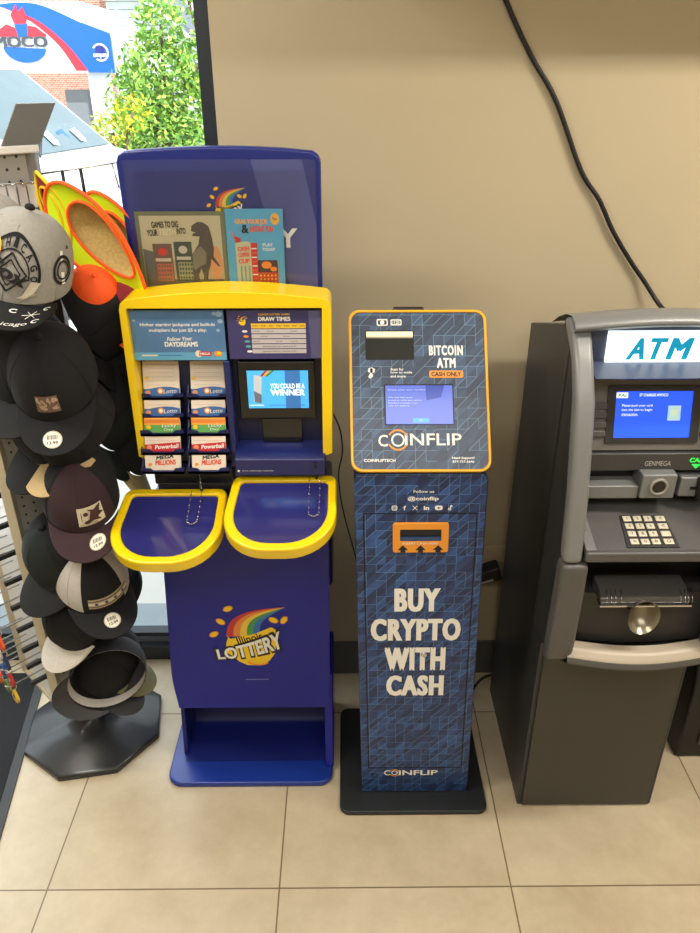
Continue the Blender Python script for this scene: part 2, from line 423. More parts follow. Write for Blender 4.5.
# curved front panel
def fp(u, v):
    z = .231 + .70 * v
    xl = -.318 - .013 * math.sin(min(1, v / .2) * PI / 2) + .028 * max(0, v - .15)
    xr = .129 + .006 * v
    y = .408 + .045 * v ** .7
    return V3((xl + (xr - xl) * u, y, z))
b = MB(); b.grid(10, 24, fp, BLUE)
b.grid(10, 24, lambda u, v: fp(u, v) + V3((0, .018, 0)), BLUE, flip=True)
for e in (0, 1): b.grid(2, 24, lambda u, v: fp(e, v) + V3((0, .018 * u, 0)), BLUE, flip=bool(e))
b.grid(10, 2, lambda u, v: fp(u, 0) + V3((0, .018 * (1 - v), 0)), BLUE); b.grid(10, 2, lambda u, v: fp(u, 1) + V3((0, .018 * v, 0)), BLUE)
FP = b.build('front_panel', LK)
b = MB()
class PanelFr:
    def pt(s, u, v, d=0): return V3((u, .408 + .045 * max(0, (v - .231) / .70) ** .7 - d - .0006, v))
fpl = PanelFr()
lottery_logo(b, fpl, -.092, .468, .196, .0004)
b.rect(fpl, -.115, -.048, .331, .3335, .001, mat('pale_print', (120, 130, 190), .5))
b.build('printed_logo', FP)
# header with acrylic flyer holder
HM = mat('header_blue', (20, 36, 116), .35, coat=.1); HM2 = mat('header_poster_blue', (26, 42, 116), .45)
b = MB()
hd = [(-.305, 1.40), (.128, 1.40), (.13, 1.728), (.126, 1.742), (.112, 1.751)] + [(x, 1.752 + .009 * (1 - ((x + .09) / .2) ** 2)) for x in (.05, 0, -.05, -.09, -.14, -.19, -.24)] + [(-.29, 1.752), (-.304, 1.743), (-.309, 1.728)]
b.prism(WORLD, hd, -.525, -.49, HM); HD = b.build('header_panel', LK, bevel=.006)
b = MB(); b.rect(WORLD, -.288, .118, 1.43, 1.735, -.4885, HM2)
b.flat(WORLD, [(-.02, 1.735), (.09, 1.735), (.118, 1.6), (.118, 1.43), (.07, 1.43), (.02, 1.56)], -.4882, mat('header_poster_light', (72, 80, 140), .4))
lottery_logo(b, WORLD, -.075, 1.633, .078, -.4875)
b.text(WORLD, 'PLAY', .008, 1.572, .135, .042, -.4872, WHITE, 0, .03)
b.build('header_poster', HD)
b = MB(); b.box(WORLD, -.29, .12, 1.44, 1.737, -.470, -.4685, glass_mat('acrylic', (.97, .97, .98, 1), .02)); b.build('acrylic_cover', HD)
# yellow surround
b = MB()
N = 16
outer = [(-.316, 1.085)] + [(-.314 + .0 * k, 1.30) for k in (0,)] + [(-.312, 1.442), (-.308, 1.456), (-.298, 1.464)] + [(-.29 + .42 * k / N, 1.466 + .015 * math.sin(PI * k / N)) for k in range(N + 1)] + [(.14, 1.464), (.148, 1.456), (.15, 1.442), (.15, 1.30), (.149, 1.092)]
inner = [(-.298, 1.075)] + [(-.2965, 1.30)] + [(-.2965, 1.441), (-.296, 1.4435), (-.2945, 1.4445)] + [(-.287 + .411 * k / N, 1.4445) for k in range(N + 1)] + [(.1285, 1.4445), (.130, 1.4435), (.130, 1.441), (.127, 1.30), (.126, 1.082)]
oa = outer; ia = inner; n = len(oa)
for d0, d1 in ((-.47, -.372),):
    A = [[b.add(WORLD.pt(u, v, d)) for u, v in P] for P in (oa, ia) for d in (d0, d1)]
    Oa, Ob, Ia, Ib = A
    for i in range(n - 1):
        j = i + 1
        b.face((Ob[j], Ob[i], Ib[i], Ib[j]), YEL); b.face((Oa[i], Oa[j], Ia[j], Ia[i]), YEL); b.face((Oa[j], Oa[i], Ob[i], Ob[j]), YEL); b.face((Ia[i], Ia[j], Ib[j], Ib[i]), YEL)
    for i in (0, n - 1): b.face((Oa[i], Ob[i], Ib[i], Ia[i]), YEL)
b.build('yellow_surround', LK, bevel=.007, seg=3, recalc=True)
# inner back plate, slip rack, monitor bay
b = MB(); b.box(WORLD, -.30, .13, 1.03, 1.445, -.475, -.43, NAVYD); b.build('inner_panel', LK)
b = MB(); b.box(WORLD, -.0975, -.0825, 1.05, 1.32, -.43, -.385, NAVY); b.build('divider', LK, bevel=.003)
b = MB(); b.box(WORLD, -.07, .109, 1.168, 1.312, -.43, -.405, SCRBLK); MON = b.build('monitor', LK, bevel=.004)
fm = Fr((0, .4045, 0))
SBL = mat('lottery_screen_blue', (70, 165, 225), .3, emit=.75); SWH = mat('screen_white', (235, 245, 250), .4, emit=.9); SDK = mat('screen_dark_blue', (60, 120, 190), .3, emit=.35)
b = MB(); b.rect(fm, -.048, .094, 1.196, 1.29, .0005, SBL); b.rect(fm, .04, .075, 1.196, 1.29, .0007, SDK)
b.flat(fm, [(-.035, 1.212), (-.018, 1.208), (-.014, 1.276), (-.032, 1.28)], .0009, mat('screen_grey', (190, 195, 200), .4, emit=.4))
b.flat(fm, [(-.033, 1.212), (-.017, 1.208), (-.016, 1.23), (-.034, 1.24)], .0011, mat('screen_grey_dark', (110, 120, 135), .4, emit=.2))
b.text(fm, 'YOU COULD BE A', .045, 1.252, .08, .0125, .0013, SWH, 0, .02); b.text(fm, 'WINNER', .045, 1.236, .08, .015, .0013, SWH, 0, .03)
b.rect(fm, -.046, -.012, 1.203, 1.2045, .0012, SWH); b.rect(fm, .0, .085, 1.203, 1.2045, .0012, SDK)
for i, mt in enumerate((REDP, YELP, GRNP)): b.flat(fm, [(-.018 + i * .006, 1.276 + i * .0), (-.012 + i * .006, 1.276), (.0 + i * .008, 1.29), (-.006 + i * .008, 1.29)], .0012, mt)
b.build('display', MON)
b = MB(); b.box(WORLD, -.02, .075, 1.10, 1.165, -.43, -.415, SCRBLK); b.build('lower_reader_window', LK, bevel=.002)
b = MB()
led = [(.45, 1.04), (.45, 1.10), (.41, 1.10), (.364, 1.091), (.354, 1.083), (.354, 1.04)]
b.prism(yz(0), led, -.085, .132, NAVY); LD = b.build('sloping_ledge', LK, bevel=.004)
b = MB(); b.text(Fr((0, .3535, 0)), 'Illinois residents play responsibly', -.03, 1.055, .075, .004, .0004, WHITE); b.disc(Fr((0, .3535, 0)), -.076, 1.055, .003, .003, .0004, WHITE, 10)
b.build('small_print', LD)
# slip pockets, five rows stepped toward the front
rows = [(.415, 1.232, .098), (.400, 1.188, .042), (.385, 1.152, .036), (.370, 1.110, .042), (.355, 1.067, .044)]
cols = [(-.294, -.207), (-.183, -.100)]
PKM = mat('pocket_navy', (22, 30, 84), .4)
SLIPB = mat('slip_band_blue', (60, 105, 165), .6); SLIPR = mat('slip_band_red', (200, 40, 45), .6); SLIPG = mat('slip_band_green', (95, 165, 85), .6)
kinds = [('white and blue', 'b'), ('white and blue', 'b'), ('orange and green', 'g'), ('white and red', 'r'), ('cream', 'm')]
rown = ['topmost', 'second', 'middle', 'fourth', 'bottom']
for ri, (y, z, hh) in enumerate(rows):
    for ci, (x0, x1) in enumerate(cols):
        xs = -.004 * ri * .4
        u0, u1 = x0 + xs * .5, x1 + xs * .5
        b = MB(); frp = Fr((0, y, z), (1, 0, 0), (0, .0, 1))
        b.box(frp, u0 - .008, u1 + .006, -.013, -.006, -.02, .014, PKM)       # floor of the pocket
        lip = [(u0 - .008, -.013), (u1 + .006, -.013), (u1 + .006, .003), (u1 - .014, .001), (u1 - .022, -.007), (u0 + .022, -.007), (u0 + .014, .001), (u0 - .008, .003)]
        b.prism(frp, lip, .010, .014, PKM)
        b.prism(yz(0), [(y - .012, z - .013), (y + .02, z - .013), (y + .042, z + .032), (y + .034, z + .036)], u0 - .0095, u0 - .0065, PKM)
        b.build('slip_pocket', LK, recalc=True)
        sk = Fr((0, y - .0085, z - .0055), (1, 0, 0), (0, .30, 1))
        b = MB(); b.box(sk, u0 + .001, u1 - .002, 0, hh, -.008, 0, CREAM)
        w = u1 - u0 - .003; ua = u0 + .001; d = .0006
        kd = kinds[ri][1]
        if kd == 'b':
            for k in range(int((hh - .03) / .0095)):
                b.rect(sk, ua + .008, ua + w - .01, .026 + k * .0095, .0268 + k * .0095, d, mat('faint_line', (196, 178, 160), .7))
            b.flat(sk, [(ua, 0), (ua + w, 0), (ua + w, .018)] + [(ua + w * (1 - k / 8), .0185 + .004 * math.sin(PI * k / 8 * 1.3)) for k in range(1, 8)] + [(ua, .017)], d, SLIPB)
            b.disc(sk, ua + w * .47, .0125, .0075, .0075, d * 2, ORNP, 14); b.disc(sk, ua + w * .47, .0125, .0045, .0045, d * 3, WHITE, 12)
            b.disc(sk, ua + w * .12, .009, .0065, .005, d * 2, mat('salmon_print', (226, 150, 110), .5), 12)
            b.text(sk, 'Lotto', ua + w * .74, .012, w * .36, .009, d * 2, WHITE, .08, .0, .2)
            if ri == 0: b.disc(sk, ua + w * .1, .042, .005, .004, d, YELP, 12)
        elif kd == 'g':
            b.rect(sk, ua, ua + w, .017, hh, d, mat('slip_orange', (240, 170, 70), .6)); b.rect(sk, ua, ua + w, .023, .031, d * 2, mat('slip_gold', (228, 130, 50), .6)); b.rect(sk, ua, ua + w, 0, .018, d * 2, SLIPG)
            b.disc(sk, ua + w * .12, .013, .006, .005, d * 3, YELP, 12); b.text(sk, 'Lucky', ua + w * .7, .016, w * .4, .01, d * 3, WHITE, .05, 0, .2); b.text(sk, 'Day', ua + w * .68, .007, w * .25, .007, d * 3, WHITE, .05)
        elif kd == 'r':
            for k in range(2): b.rect(sk, ua + .006, ua + w - .008, .025 + k * .009, .0258 + k * .009, d, mat('pink_line', (215, 170, 165), .7))
            b.flat(sk, [(ua, 0), (ua + w, 0), (ua + w, .022), (ua, .016)], d, SLIPR)
            b.disc(sk, ua + w * .13, .009, .006, .006, d * 2, mat('salmon_print', (226, 150, 110), .5), 12)
            b.text(sk, 'Powerball', ua + w * .62, .0115, w * .66, .010, d * 2, WHITE, .06, .03, .2)
        else:
            b.text(sk, 'MEGA', ua + w * .57, .032, w * .5, .009, d, BLACK, .12, .04, .2); b.text(sk, 'MILLIONS', ua + w * .58, .019, w * .58, .012, d, mat('red_orange_print', (222, 70, 40), .5), .04, .04, .1)
            b.disc(sk, ua + w * .14, .014, .005, .004, d, ORNP, 10)
        o = b.build('play_slip_stack', loc=(ua + w / 2, y, z))
        tag(o, f'{kinds[ri][0]} lottery play slips in the {"left" if ci == 0 else "right"} column, {rown[ri]} pocket', 'paper slips', 'lottery play slips in the kiosk pockets')
b = MB(); b.box(WORLD, -.298, -.10, .985, 1.043, -.47, -.415, mat('smoke_grey_plastic', (44, 46, 62), .25)); b.build('lower_bin', LK, bevel=.004)
# writing trays
TRAYTOP = mat('tray_inlay_navy', (44, 44, 110), .12, coat=.8)
def tray(x0, x1, zb, yb, yf, zf):
    up = V3((0, yb - yf, zb - zf)); L = up.length; ft = Fr((0, yf, zf), (1, 0, 0), up)
    def D(ins, extra=0):
        r = .115 - ins * .7
        P = rrect(x0 + ins, x1 - ins, ins, L - ins * .95, [r, r, .022 if ins < .02 else .012, .022 if ins < .02 else .012], 9)
        return [(u + .024 * (v / L) * ((x1 - u) / (x1 - x0)), v) for u, v in P]
    b = MB(); b.ring(ft, D(0), D(.022), -.034, .004, YEL); t = b.build('writing_tray', LK, bevel=.006, seg=3, recalc=True)
    t['label'] = 'yellow rimmed D-shaped writing tray with glossy navy top'
    b = MB(); b.prism(ft, D(.020), -.028, -.003, TRAYTOP); b.build('tray_inlay', t)
    return t, ft, L
T1, ft1, L1 = tray(-.117, .158, 1.024, .385, .17, .948)
T2, ft2, L2 = tray(-.385, -.112, .988, .385, .17, .913)
def chain(t, ft, u, v, ln, top):
    P = [ft.pt(u - .012, v, .012)] + [ft.pt(u - .012 + .012 * (1 - math.cos(PI * k / 8)), v - ln + .0 - .012 * math.sin(PI * k / 8), .006) for k in range(9)] + [ft.pt(u + .012, v, .012), top]
    b = MB()
    sp = smooth_path(P, 6); 
    acc = 0; last = sp[0]
    for q in sp:
        if (q - last).length > .0042:
            b.lathe(Fr(q, (1, 0, 0), (0, 1, 0)), [(.0008, -.0022), (.0025, 0), (.0008, .0022)], BEADS, 6); last = q
    b.tube(sp, .0006, BEADS, 4)
    b.build('pen_chain', t)
chain(T1, ft1, .105, L1 - .016, .105, V3((.108, .352, 1.075)))
chain(T2, ft2, -.185, L2 - .018, .085, V3((-.180, .385, 1.045)))
b = MB(); b.tube([ft2.pt(-.172, L2 - .012, .008), V3((-.178, .375, 1.0)), V3((-.182, .40, 1.03))], .0045, BLKPL, 8); b.build('pen_holder', T2)
b = MB(); b.tube([V3((.109, .372, 1.022)), V3((.107, .350, 1.078))], .0035, BLKPL, 8); b.build('pen_holder', T1)
b = MB(); b.box(WORLD, .10, .142, .62, .93, -.66, -.475, NAVY); b.build('side_bracket', LK, bevel=.012, seg=3)
b = MB(); b.box(WORLD, -.325, -.29, .80, .93, -.60, -.475, NAVYD); b.build('side_bracket', LK, bevel=.01)

# flyers and cards held by the kiosk
def sheet(name, label, cat, fr, u0, u1, v0, v1, mt, deco, th=.0016, group=None):
    b = MB(); b.box(fr, u0, u1, v0, v1, -th, 0, mt); deco(b, fr, u0, v0, u1 - u0, v1 - v0)
    o = b.build(name, loc=tuple(fr.pt((u0 + u1) / 2, v0, 0))); return tag(o, label, cat, group)
ff = Fr((0, .4785, 0))
def deco_dino(b, fr, u, v, w, h):
    g = lambda x, y: (u + x * w, v + y * h)
    gr = [mat('flyer_sky', (196, 186, 150), .5), mat('flyer_haze', (176, 160, 128), .5), mat('flyer_ground', (96, 84, 72), .5), mat('flyer_glow', (212, 150, 96), .5), mat('flyer_rock', (92, 98, 98), .5)]
    b.rect(fr, u + .045 * w, u + .945 * w, v + .06 * h, v + .95 * h, .0003, gr[0]); b.rect(fr, u + .05 * w, u + .94 * w, v + .07 * h, v + .42 * h, .0004, gr[1])
    b.disc(fr, *g(.86, .36), .075 * w, .22 * h, .0005, gr[3], 20); b.rect(fr, u + .05 * w, u + .94 * w, v + .065 * h, v + .16 * h, .0006, gr[2])
    b.flat(fr, [g(.05, .12), g(.34, .12), g(.36, .45), g(.2, .5), g(.05, .55)], .00055, gr[4])
    DN = mat('flyer_creature', (78, 70, 60), .5); DD = mat('flyer_creature_light', (124, 116, 98), .5)
    b.flat(fr, [g(.555, .30), g(.60, .48), g(.68, .60), g(.70, .70), g(.66, .70), g(.615, .705), g(.63, .735), g(.665, .745), g(.61, .765), g(.62, .83), g(.69, .875), g(.75, .87), g(.81, .82), g(.835, .70), g(.85, .55), g(.84, .45), g(.905, .33), g(.89, .32), g(.81, .42), g(.80, .34), g(.77, .26), g(.75, .13), g(.79, .10), g(.70, .10), g(.71, .20), g(.69, .30), g(.655, .22), g(.66, .11), g(.585, .10), g(.60, .2)], .0008, DN)
    b.flat(fr, [g(.57, .32), g(.61, .50), g(.70, .58), g(.76, .50), g(.75, .36), g(.68, .33), g(.62, .28)], .001, DD)
    b.text(fr, 'GAMES TO DIG', *g(.325, .845), .30 * w, .075 * h, .001, BLACK, .02, .03)
    b.text(fr, 'YOUR', *g(.175, .745), .12 * w, .08 * h, .001, BLACK, .03, .03); b.text(fr, 'TEETH', *g(.345, .755), .19 * w, .07 * h, .001, mat('pale_yellow', (225, 215, 175), .5), .03, .03); b.text(fr, 'INTO', *g(.5, .765), .1 * w, .075 * h, .001, BLACK, .03, .03)
    for (x0, x1, y0, y1, c1, c2) in ((.16, .375, .12, .61, (110, 82, 70), (178, 98, 78)), (.40, .60, .14, .635, (62, 74, 66), (150, 150, 110))):
        q1 = mat('ticket%d' % c1[0], c1, .5); q2 = mat('ticketg%d' % c2[0], c2, .5)
        b.rect(fr, u + x0 * w, u + x1 * w, v + y0 * h, v + y1 * h, .0011, q1); b.rect(fr, u + (x0 + .03) * w, u + (x1 - .01) * w, v + (y0 + .02) * h, v + (y0 + .24) * h, .0013, q2)
        for i in range(5):
            for j in range(4): b.disc(fr, *g(x0 + .05 + i * .032, y0 + .045 + j * .055), .011 * w, .018 * h, .0015, q1, 8)
        b.disc(fr, *g((x0 + x1) / 2, y1 - .1), .05 * w, .05 * h, .0013, mat('ticket_pale', (200, 190, 170), .5) if c1[0] < 100 else REDP, 12)
        b.rect(fr, u + (x0 + .02) * w, u + (x1 - .02) * w, v + (y0 + .27) * h, v + (y0 + .31) * h, .0013, mat('ticket_pale', (200, 190, 170), .5))
sheet('flyer', 'dusky landscape lottery flyer with a dark creature and two tickets, left in the header holder', 'flyer', ff, -.28, -.082, 1.455, 1.631, mat('flyer_olive', (112, 116, 84), .5), deco_dino, group='flyers in the header holder')
def deco_blue(b, fr, u, v, w, h):
    g = lambda x, y: (u + x * w, v + y * h)
    b.text(fr, 'GRAB YOUR JOE', *g(.45, .845), .56 * w, .075 * h, .0005, mat('flyer_orange', (244, 176, 84), .5), -.01, .06)
    b.text(fr, 'INSTANT FUN', *g(.62, .765), .40 * w, .07 * h, .0005, mat('flyer_coral', (228, 92, 66), .5), 0, .06); b.text(fr, '&', *g(.34, .765), .13 * w, .1 * h, .0007, BLACK, 0, .04)
    b.disc(fr, *g(.86, .88), .075 * w, .07 * h, .0005, mat('flyer_gold', (242, 184, 70), .5), 20); b.text(fr, 'New', *g(.86, .885), .08 * w, .035 * h, .0007, BLACK, -.1)
    b.text(fr, 'PLAY', *g(.72, .575), .18 * w, .04 * h, .0005, WHITE, 0, .03); b.text(fr, 'TODAY', *g(.73, .52), .23 * w, .04 * h, .0005, WHITE, 0, .03)
    b.flat(fr, [g(.14, .68), g(.25, .66), g(.25, .58), g(.17, .59)], .0006, REDP); b.flat(fr, [g(.09, .73), g(.12, .735), g(.19, .59), g(.165, .59)], .0006, mat('flyer_pink', (226, 120, 110), .5))
    b.flat(fr, [g(.16, .08), g(.43, .09), g(.43, .6), g(.36, .62), g(.15, .60)], .0007, mat('ticket_mint', (196, 196, 160), .5)); b.rect(fr, u + .42 * w, u + .53 * w, v + .07 * h, v + .6 * h, .0009, REDP)
    for k in range(9): b.rect(fr, u + .43 * w, u + .52 * w, v + (.1 + k * .053) * h, v + (.115 + k * .053) * h, .0011, mat('flyer_coral', (228, 92, 66), .5) if k % 2 else WHITE)
    for k in range(3): b.text(fr, ('CASH', 'COFFEE', 'CUP')[k], *g(.29, .53 - k * .075), .2 * w, .055 * h, .0011, mat('flyer_coral', (228, 92, 66), .5), .08, .06)
    for k in range(3): b.rect(fr, u + (.22 + k * .07) * w, u + (.25 + k * .07) * w, v + .12 * h, v + .32 * h, .0011, mat('mint_dark', (130, 160, 140), .5))
    b.rect(fr, u + .52 * w, u + .88 * w, v + .08 * h, v + .36 * h, .0008, mat('flyer_red', (196, 60, 40), .5)); b.rect(fr, u + .53 * w, u + .87 * w, v + .24 * h, v + .39 * h, .0010, mat('flyer_dark', (70, 46, 40), .5))
    b.disc(fr, *g(.68, .33), .09 * w, .045 * h, .0012, mat('flyer_gold2', (240, 140, 50), .5), 14); b.disc(fr, *g(.80, .28), .06 * w, .03 * h, .0012, mat('flyer_gold2', (240, 140, 50), .5), 14)
    for i in range(5):
        for j in range(3): b.disc(fr, *g(.57 + i * .065, .11 + j * .045), .016 * w, .012 * h, .0012, mat('flyer_gold', (242, 184, 70), .5), 8)
    b.rect(fr, u + .14 * w, u + .36 * w, v + .03 * h, v + .055 * h, .0006, WHITE); b.rect(fr, u + .64 * w, u + .9 * w, v + .045 * h, v + .08 * h, .0013, WHITE); b.flat(fr, [g(.55, .02), g(.75, .05), g(.6, .1)], .0014, GRNP); b.disc(fr, *g(.9, .03), .05 * w, .03 * h, .0013, REDP, 12)
sheet('flyer', 'bright blue lottery flyer with orange lettering, right in the header holder', 'flyer', ff, -.083, .045, 1.455, 1.636, mat('flyer_blue', (86, 170, 208), .5), deco_blue, group='flyers in the header holder')
fc = Fr((0, .388, 0))
SKY = mat('poster_sky_blue', (84, 124, 168), .4, noise=.25, nscale=14)
def deco_dream(b, fr, u, v, w, h):
    g = lambda x, y: (u + x * w, v + y * h)
    cl = mat('poster_cloud', (150, 176, 204), .5)
    b.rect(fr, u, u + w, v, v + .16 * h, .0003, mat('poster_cyan', (100, 168, 200), .4))
    for (x, y, r) in ((.95, .92, .09), (.98, .78, .07), (.9, .98, .06), (.04, .8, .04), (.93, .6, .05)): b.disc(fr, *g(min(x, .96), min(y, .93)), r * w * .4, r * h * .6, .0004, cl, 16)
    b.text(fr, 'Higher starting jackpots and built-in', *g(.5, .71), .80 * w, .085 * h, .0006, WHITE, 0, .02); b.text(fr, 'multipliers for just $5 a play.', *g(.5, .60), .62 * w, .085 * h, .0006, WHITE, 0, .02)
    b.text(fr, 'Follow Your', *g(.51, .435), .27 * w, .08 * h, .0006, WHITE, .03, .02, .25); b.text(fr, 'DAYDREAMS', *g(.52, .325), .36 * w, .10 * h, .0006, WHITE, 0, .04)
    b.rect(fr, u + .08 * w, u + .25 * w, v + .085 * h, v + .115 * h, .0006, CREAM); b.rect(fr, u + .27 * w, u + .52 * w, v + .09 * h, v + .105 * h, .0006, BLUP)
    b.disc(fr, *g(.70, .13), .04 * w, .07 * h, .0006, CREAM, 16); b.flat(fr, [g(.70, .09), g(.84, .08), g(.84, .17), g(.71, .18)], .0008, REDP); b.text(fr, 'MEGA', *g(.77, .13), .11 * w, .05 * h, .001, WHITE, 0, .03)
    b.disc(fr, *g(.91, .13), .045 * w, .06 * h, .0006, ORNP, 12); b.disc(fr, *g(.92, .14), .025 * w, .03 * h, .0008, YELP, 12)
sheet('poster_card', 'sky blue jackpot card inside the yellow surround, above the slip pockets', 'card', fc, -.2955, -.088, 1.322, 1.437, SKY, deco_dream)
def deco_draw(b, fr, u, v, w, h):
    g = lambda x, y: (u + x * w, v + y * h)
    b.text(fr, 'ILLINOIS LOTTERY GAMES', *g(.50, .91), .33 * w, .04 * h, .0005, YELP, 0, .02); b.text(fr, 'DRAW TIMES', *g(.50, .82), .34 * w, .085 * h, .0005, WHITE, 0, .045)
    lottery_logo(b, fr, *g(.16, .77), .1 * w, .0004, False)
    gry = mat('table_grey', (198, 190, 192), .6)
    b.rect(fr, u + .25 * w, u + .83 * w, v + .63 * h, v + .73 * h, .0005, mat('table_yellow', (236, 190, 50), .6))
    for k, t in enumerate(('MON', 'TUE', 'WED', 'THU', 'FRI', 'SAT', 'SUN')): b.text(fr, t, *g(.295 + k * .083, .68), .05 * w, .03 * h, .0008, BLACK)
    for k in range(5):
        y = .53 - k * .103; b.rect(fr, u + .25 * w, u + .83 * w, v + y * h, v + (y + .085) * h, .0005, gry)
        if k < 3:
            for q in ((.30, .45, .70), (.38, .62), (.30, .54, .70))[k]: b.text(fr, '9:22 PM', *g(q, y + .04), .07 * w, .025 * h, .0008, BLACK)
        else: b.text(fr, 'DRAWINGS EVERY DAY 12:40 PM & 9:22 PM', *g(.54, y + .04), .36 * w, .028 * h, .0008, BLACK)
        b.disc(fr, *g(.18 + .01 * k, y + .04), .03 * w, .025 * h, .0005, (WHITE, ORNP, mat('teal_print', (90, 170, 170), .5), mat('teal_print', (90, 170, 170), .5), WHITE)[k], 12)
    b.flat(fr, [g(.86, .98), g(.99, .98), g(.99, .02), g(.88, .02)], .0004, mat('poster_purple_light', (92, 92, 136), .35))
sheet('poster_card', 'purple draw times table card inside the yellow surround, above the monitor', 'card', fc, -.081, .1285, 1.324, 1.437, mat('poster_purple', (62, 58, 108), .4), deco_draw)

# ------------------------------------------------------------------ crypto kiosk
CK = thing('bitcoin_kiosk', 'slim navy patterned bitcoin kiosk with yellow-edged tilted head, between lottery kiosk and ATM', 'kiosk', (.375, .4, 0))
COINB = coin_mat('coin_pattern_blue', .0245, (24, 40, 80), (46, 86, 148), (92, 142, 196), .04)
COING = coin_mat('coin_pattern_grey', .0245, (46, 56, 76), (66, 92, 124), (112, 146, 172), .045)
CPL = mat('base_black_steel', (30, 34, 36), .5, noise=.3, nscale=14)
b = MB(); b.prism(fl, dedup(rrect(.158, .585, .215, .615, .028)), 0, .016, CPL); b.build('base_plate', CK, bevel=.004)
# tower: slight lean like the photographed unit
z0, z1 = .016, 1.085
tower_fr = Fr((.2235, .283, 0), (1, 0, 0), (-.0235, -.004, 1))
TW = .311
b = MB(); b.prism(tower_fr, dedup(rrect(0, TW, z0, z1, [.004, .004, .022, .022])), -.235, 0, COINB, mat('coin_side', (30, 40, 66), .5)); TOW = b.build('tower', CK, bevel=.004)
b = MB()
gap = mat('door_gap', (10, 12, 18), .7)
for (a0, a1, c0, c1) in ((.0195, .2905, .978, .981), (.0195, .2905, .118, .1205), (.0195, .0222, .118, .981), (.2878, .2905, .118, .981)): b.rect(tower_fr, a0, a1, c0, c1, .0008, gap)
b.build('door_outline', TOW)
b = MB(); T = lambda s, x, z, w, h, bd=.03, **k: b.text(tower_fr, s, x, z, w, h, .0016, WHITE, 0, bd, **k)
T('Follow us', .162, 1.039, .048, .008, .01); T('@coinflip', .161, 1.019, .072, .0135, .025)
# social marks
zc = .9945
def ringsq(x, r): 
    b.ring(tower_fr, rrect(x - r, x + r, zc - r, zc + r, r * .5, 3), rrect(x - r * .72, x + r * .72, zc - r * .72, zc + r * .72, r * .4, 3), .001, .0016, WHITE); b.arc(tower_fr, x, zc, r * .3, r * .5, 0, 2 * PI, .0016, WHITE, 10)
ringsq(.094, .0065); T('f', .118, zc, .006, .012, .03); T('X', .142, zc, .013, .012, .0); T('in', .169, zc, .013, .011, .04)
b.prism(tower_fr, dedup(rrect(.189, .207, zc - .006, zc + .006, .004, 3)), .001, .0016, WHITE); b.flat(tower_fr, [(.1955, zc - .003), (.1955, zc + .003), (.202, zc)], .002, gap)
b.tube([tower_fr.pt(.226, zc + .006, .0012), tower_fr.pt(.226, zc - .003, .0012)], .0012, WHITE, 5); b.arc(tower_fr, .2235, zc - .003, .0015, .0038, 0, 2 * PI, .0016, WHITE, 10); b.arc(tower_fr, .2305, zc + .007, .002, .0042, PI, 1.5 * PI, .0016, WHITE, 5)
b.build('social_lettering', TOW); b = MB()
T('BUY', .152, .7245, .116, .073, .072, space=1.15); T('CRYPTO', .1495, .6295, .232, .073, .072, space=1.15); T('WITH', .149, .531, .160, .079, .072, space=1.15); T('CASH', .150, .4375, .155, .073, .072, space=1.15)
b.build('slogan_lettering', TOW); b = MB()
T('C', .0745, .099, .018, .0205, .02); T('INFLIP', .165, .099, .113, .0205, .02)
b.arc(tower_fr, .096, .099, .0065, .0095, 0, 2 * PI, .0016, WHITE, 20)
for a in (30, 210): b.arc(tower_fr, .096, .099, .0125, .015, math.radians(a), math.radians(a + 120), .0016, ORNP, 10)
b.build('brand_lettering', TOW)
# dispenser slot
OR = mat('orange_bezel', (232, 150, 48), .4)
b = MB(); ob = rrect(.09, .223, .873, .954, .006, 3); ib = rrect(.107, .206, .904, .938, .003, 3)
b.ring(tower_fr, ob, ib, 0, .007, OR); b.rect(tower_fr, .105, .208, .902, .94, -.0005 + .001, mat('slot_dark', (14, 20, 36), .3))
for k in range(3):
    x = .114 + k * .0425; b.flat(tower_fr, [(x - .013, .880), (x - .006, .880), (x - .006, .8735), (x + .006, .8735), (x + .006, .880), (x + .013, .880), (x, .894)], .0076, mat('slot_dark', (14, 20, 36), .3))
b.text(tower_fr, 'INSERT CASH HERE', .156, .899, .085, .006, .0076, WHITE); b.box(tower_fr, .107, .206, .904, .914, .001, .005, mat('slot_blue', (44, 70, 110), .3))
CS = b.build('cash_slot', TOW)
b = MB(); b.lathe(Fr(tower_fr.pt(.172, .547, 0), tower_fr.R, tower_fr.U), [(.0085, 0), (.0085, .004), (.006, .006), (.003, .006)], CHROME, 18); b.build('door_lock', TOW)
# head
hTL, hTR, hBL = V3((.188, .483, 1.409)), V3((.508, .481, 1.409)), V3((.1925, .272, 1.093))
hf = FrQ(hTL, hTR, hBL); HW = .3205; HH = (hTL - hBL).length
b = MB(); YT = mat('yellow_trim', (236, 172, 34), .35)
b.ring(hf, rrect(0, HW, 0, HH, .026, 6), rrect(.0065, HW - .0065, .0065, HH - .0065, .021, 6), -.022, .003, YT); HT = b.build('head_trim', CK, bevel=.002, recalc=True)
b = MB(); b.prism(hf, dedup(rrect(.004, HW - .004, .004, HH - .004, .022, 6)), -.02, 0, COING); HDK = b.build('head_face', CK)
b = MB(); b.box(hf, .012, HW - .012, .012, HH - .012, -.09, -.018, BLKPL); b.box(WORLD, .215, .49, 1.07, 1.20, -.50, -.40, BLKPL); b.build('head_shell', CK, bevel=.01)
U_ = lambda u: u * HW
V_ = lambda t: (1 - t) * HH
b = MB(); G = lambda s, u, t, w, h, bd=.03, m_=WHITE, **k: b.text(hf, s, U_(u), V_(t), w * HW, h * HH, .0014, m_, 0, bd, **k)
G('BITCOIN', .70, .255, .245, .063, .055, space=1.2); G('ATM', .70, .333, .135, .062, .055, space=1.2)
b.build('title_lettering', HDK); b = MB()
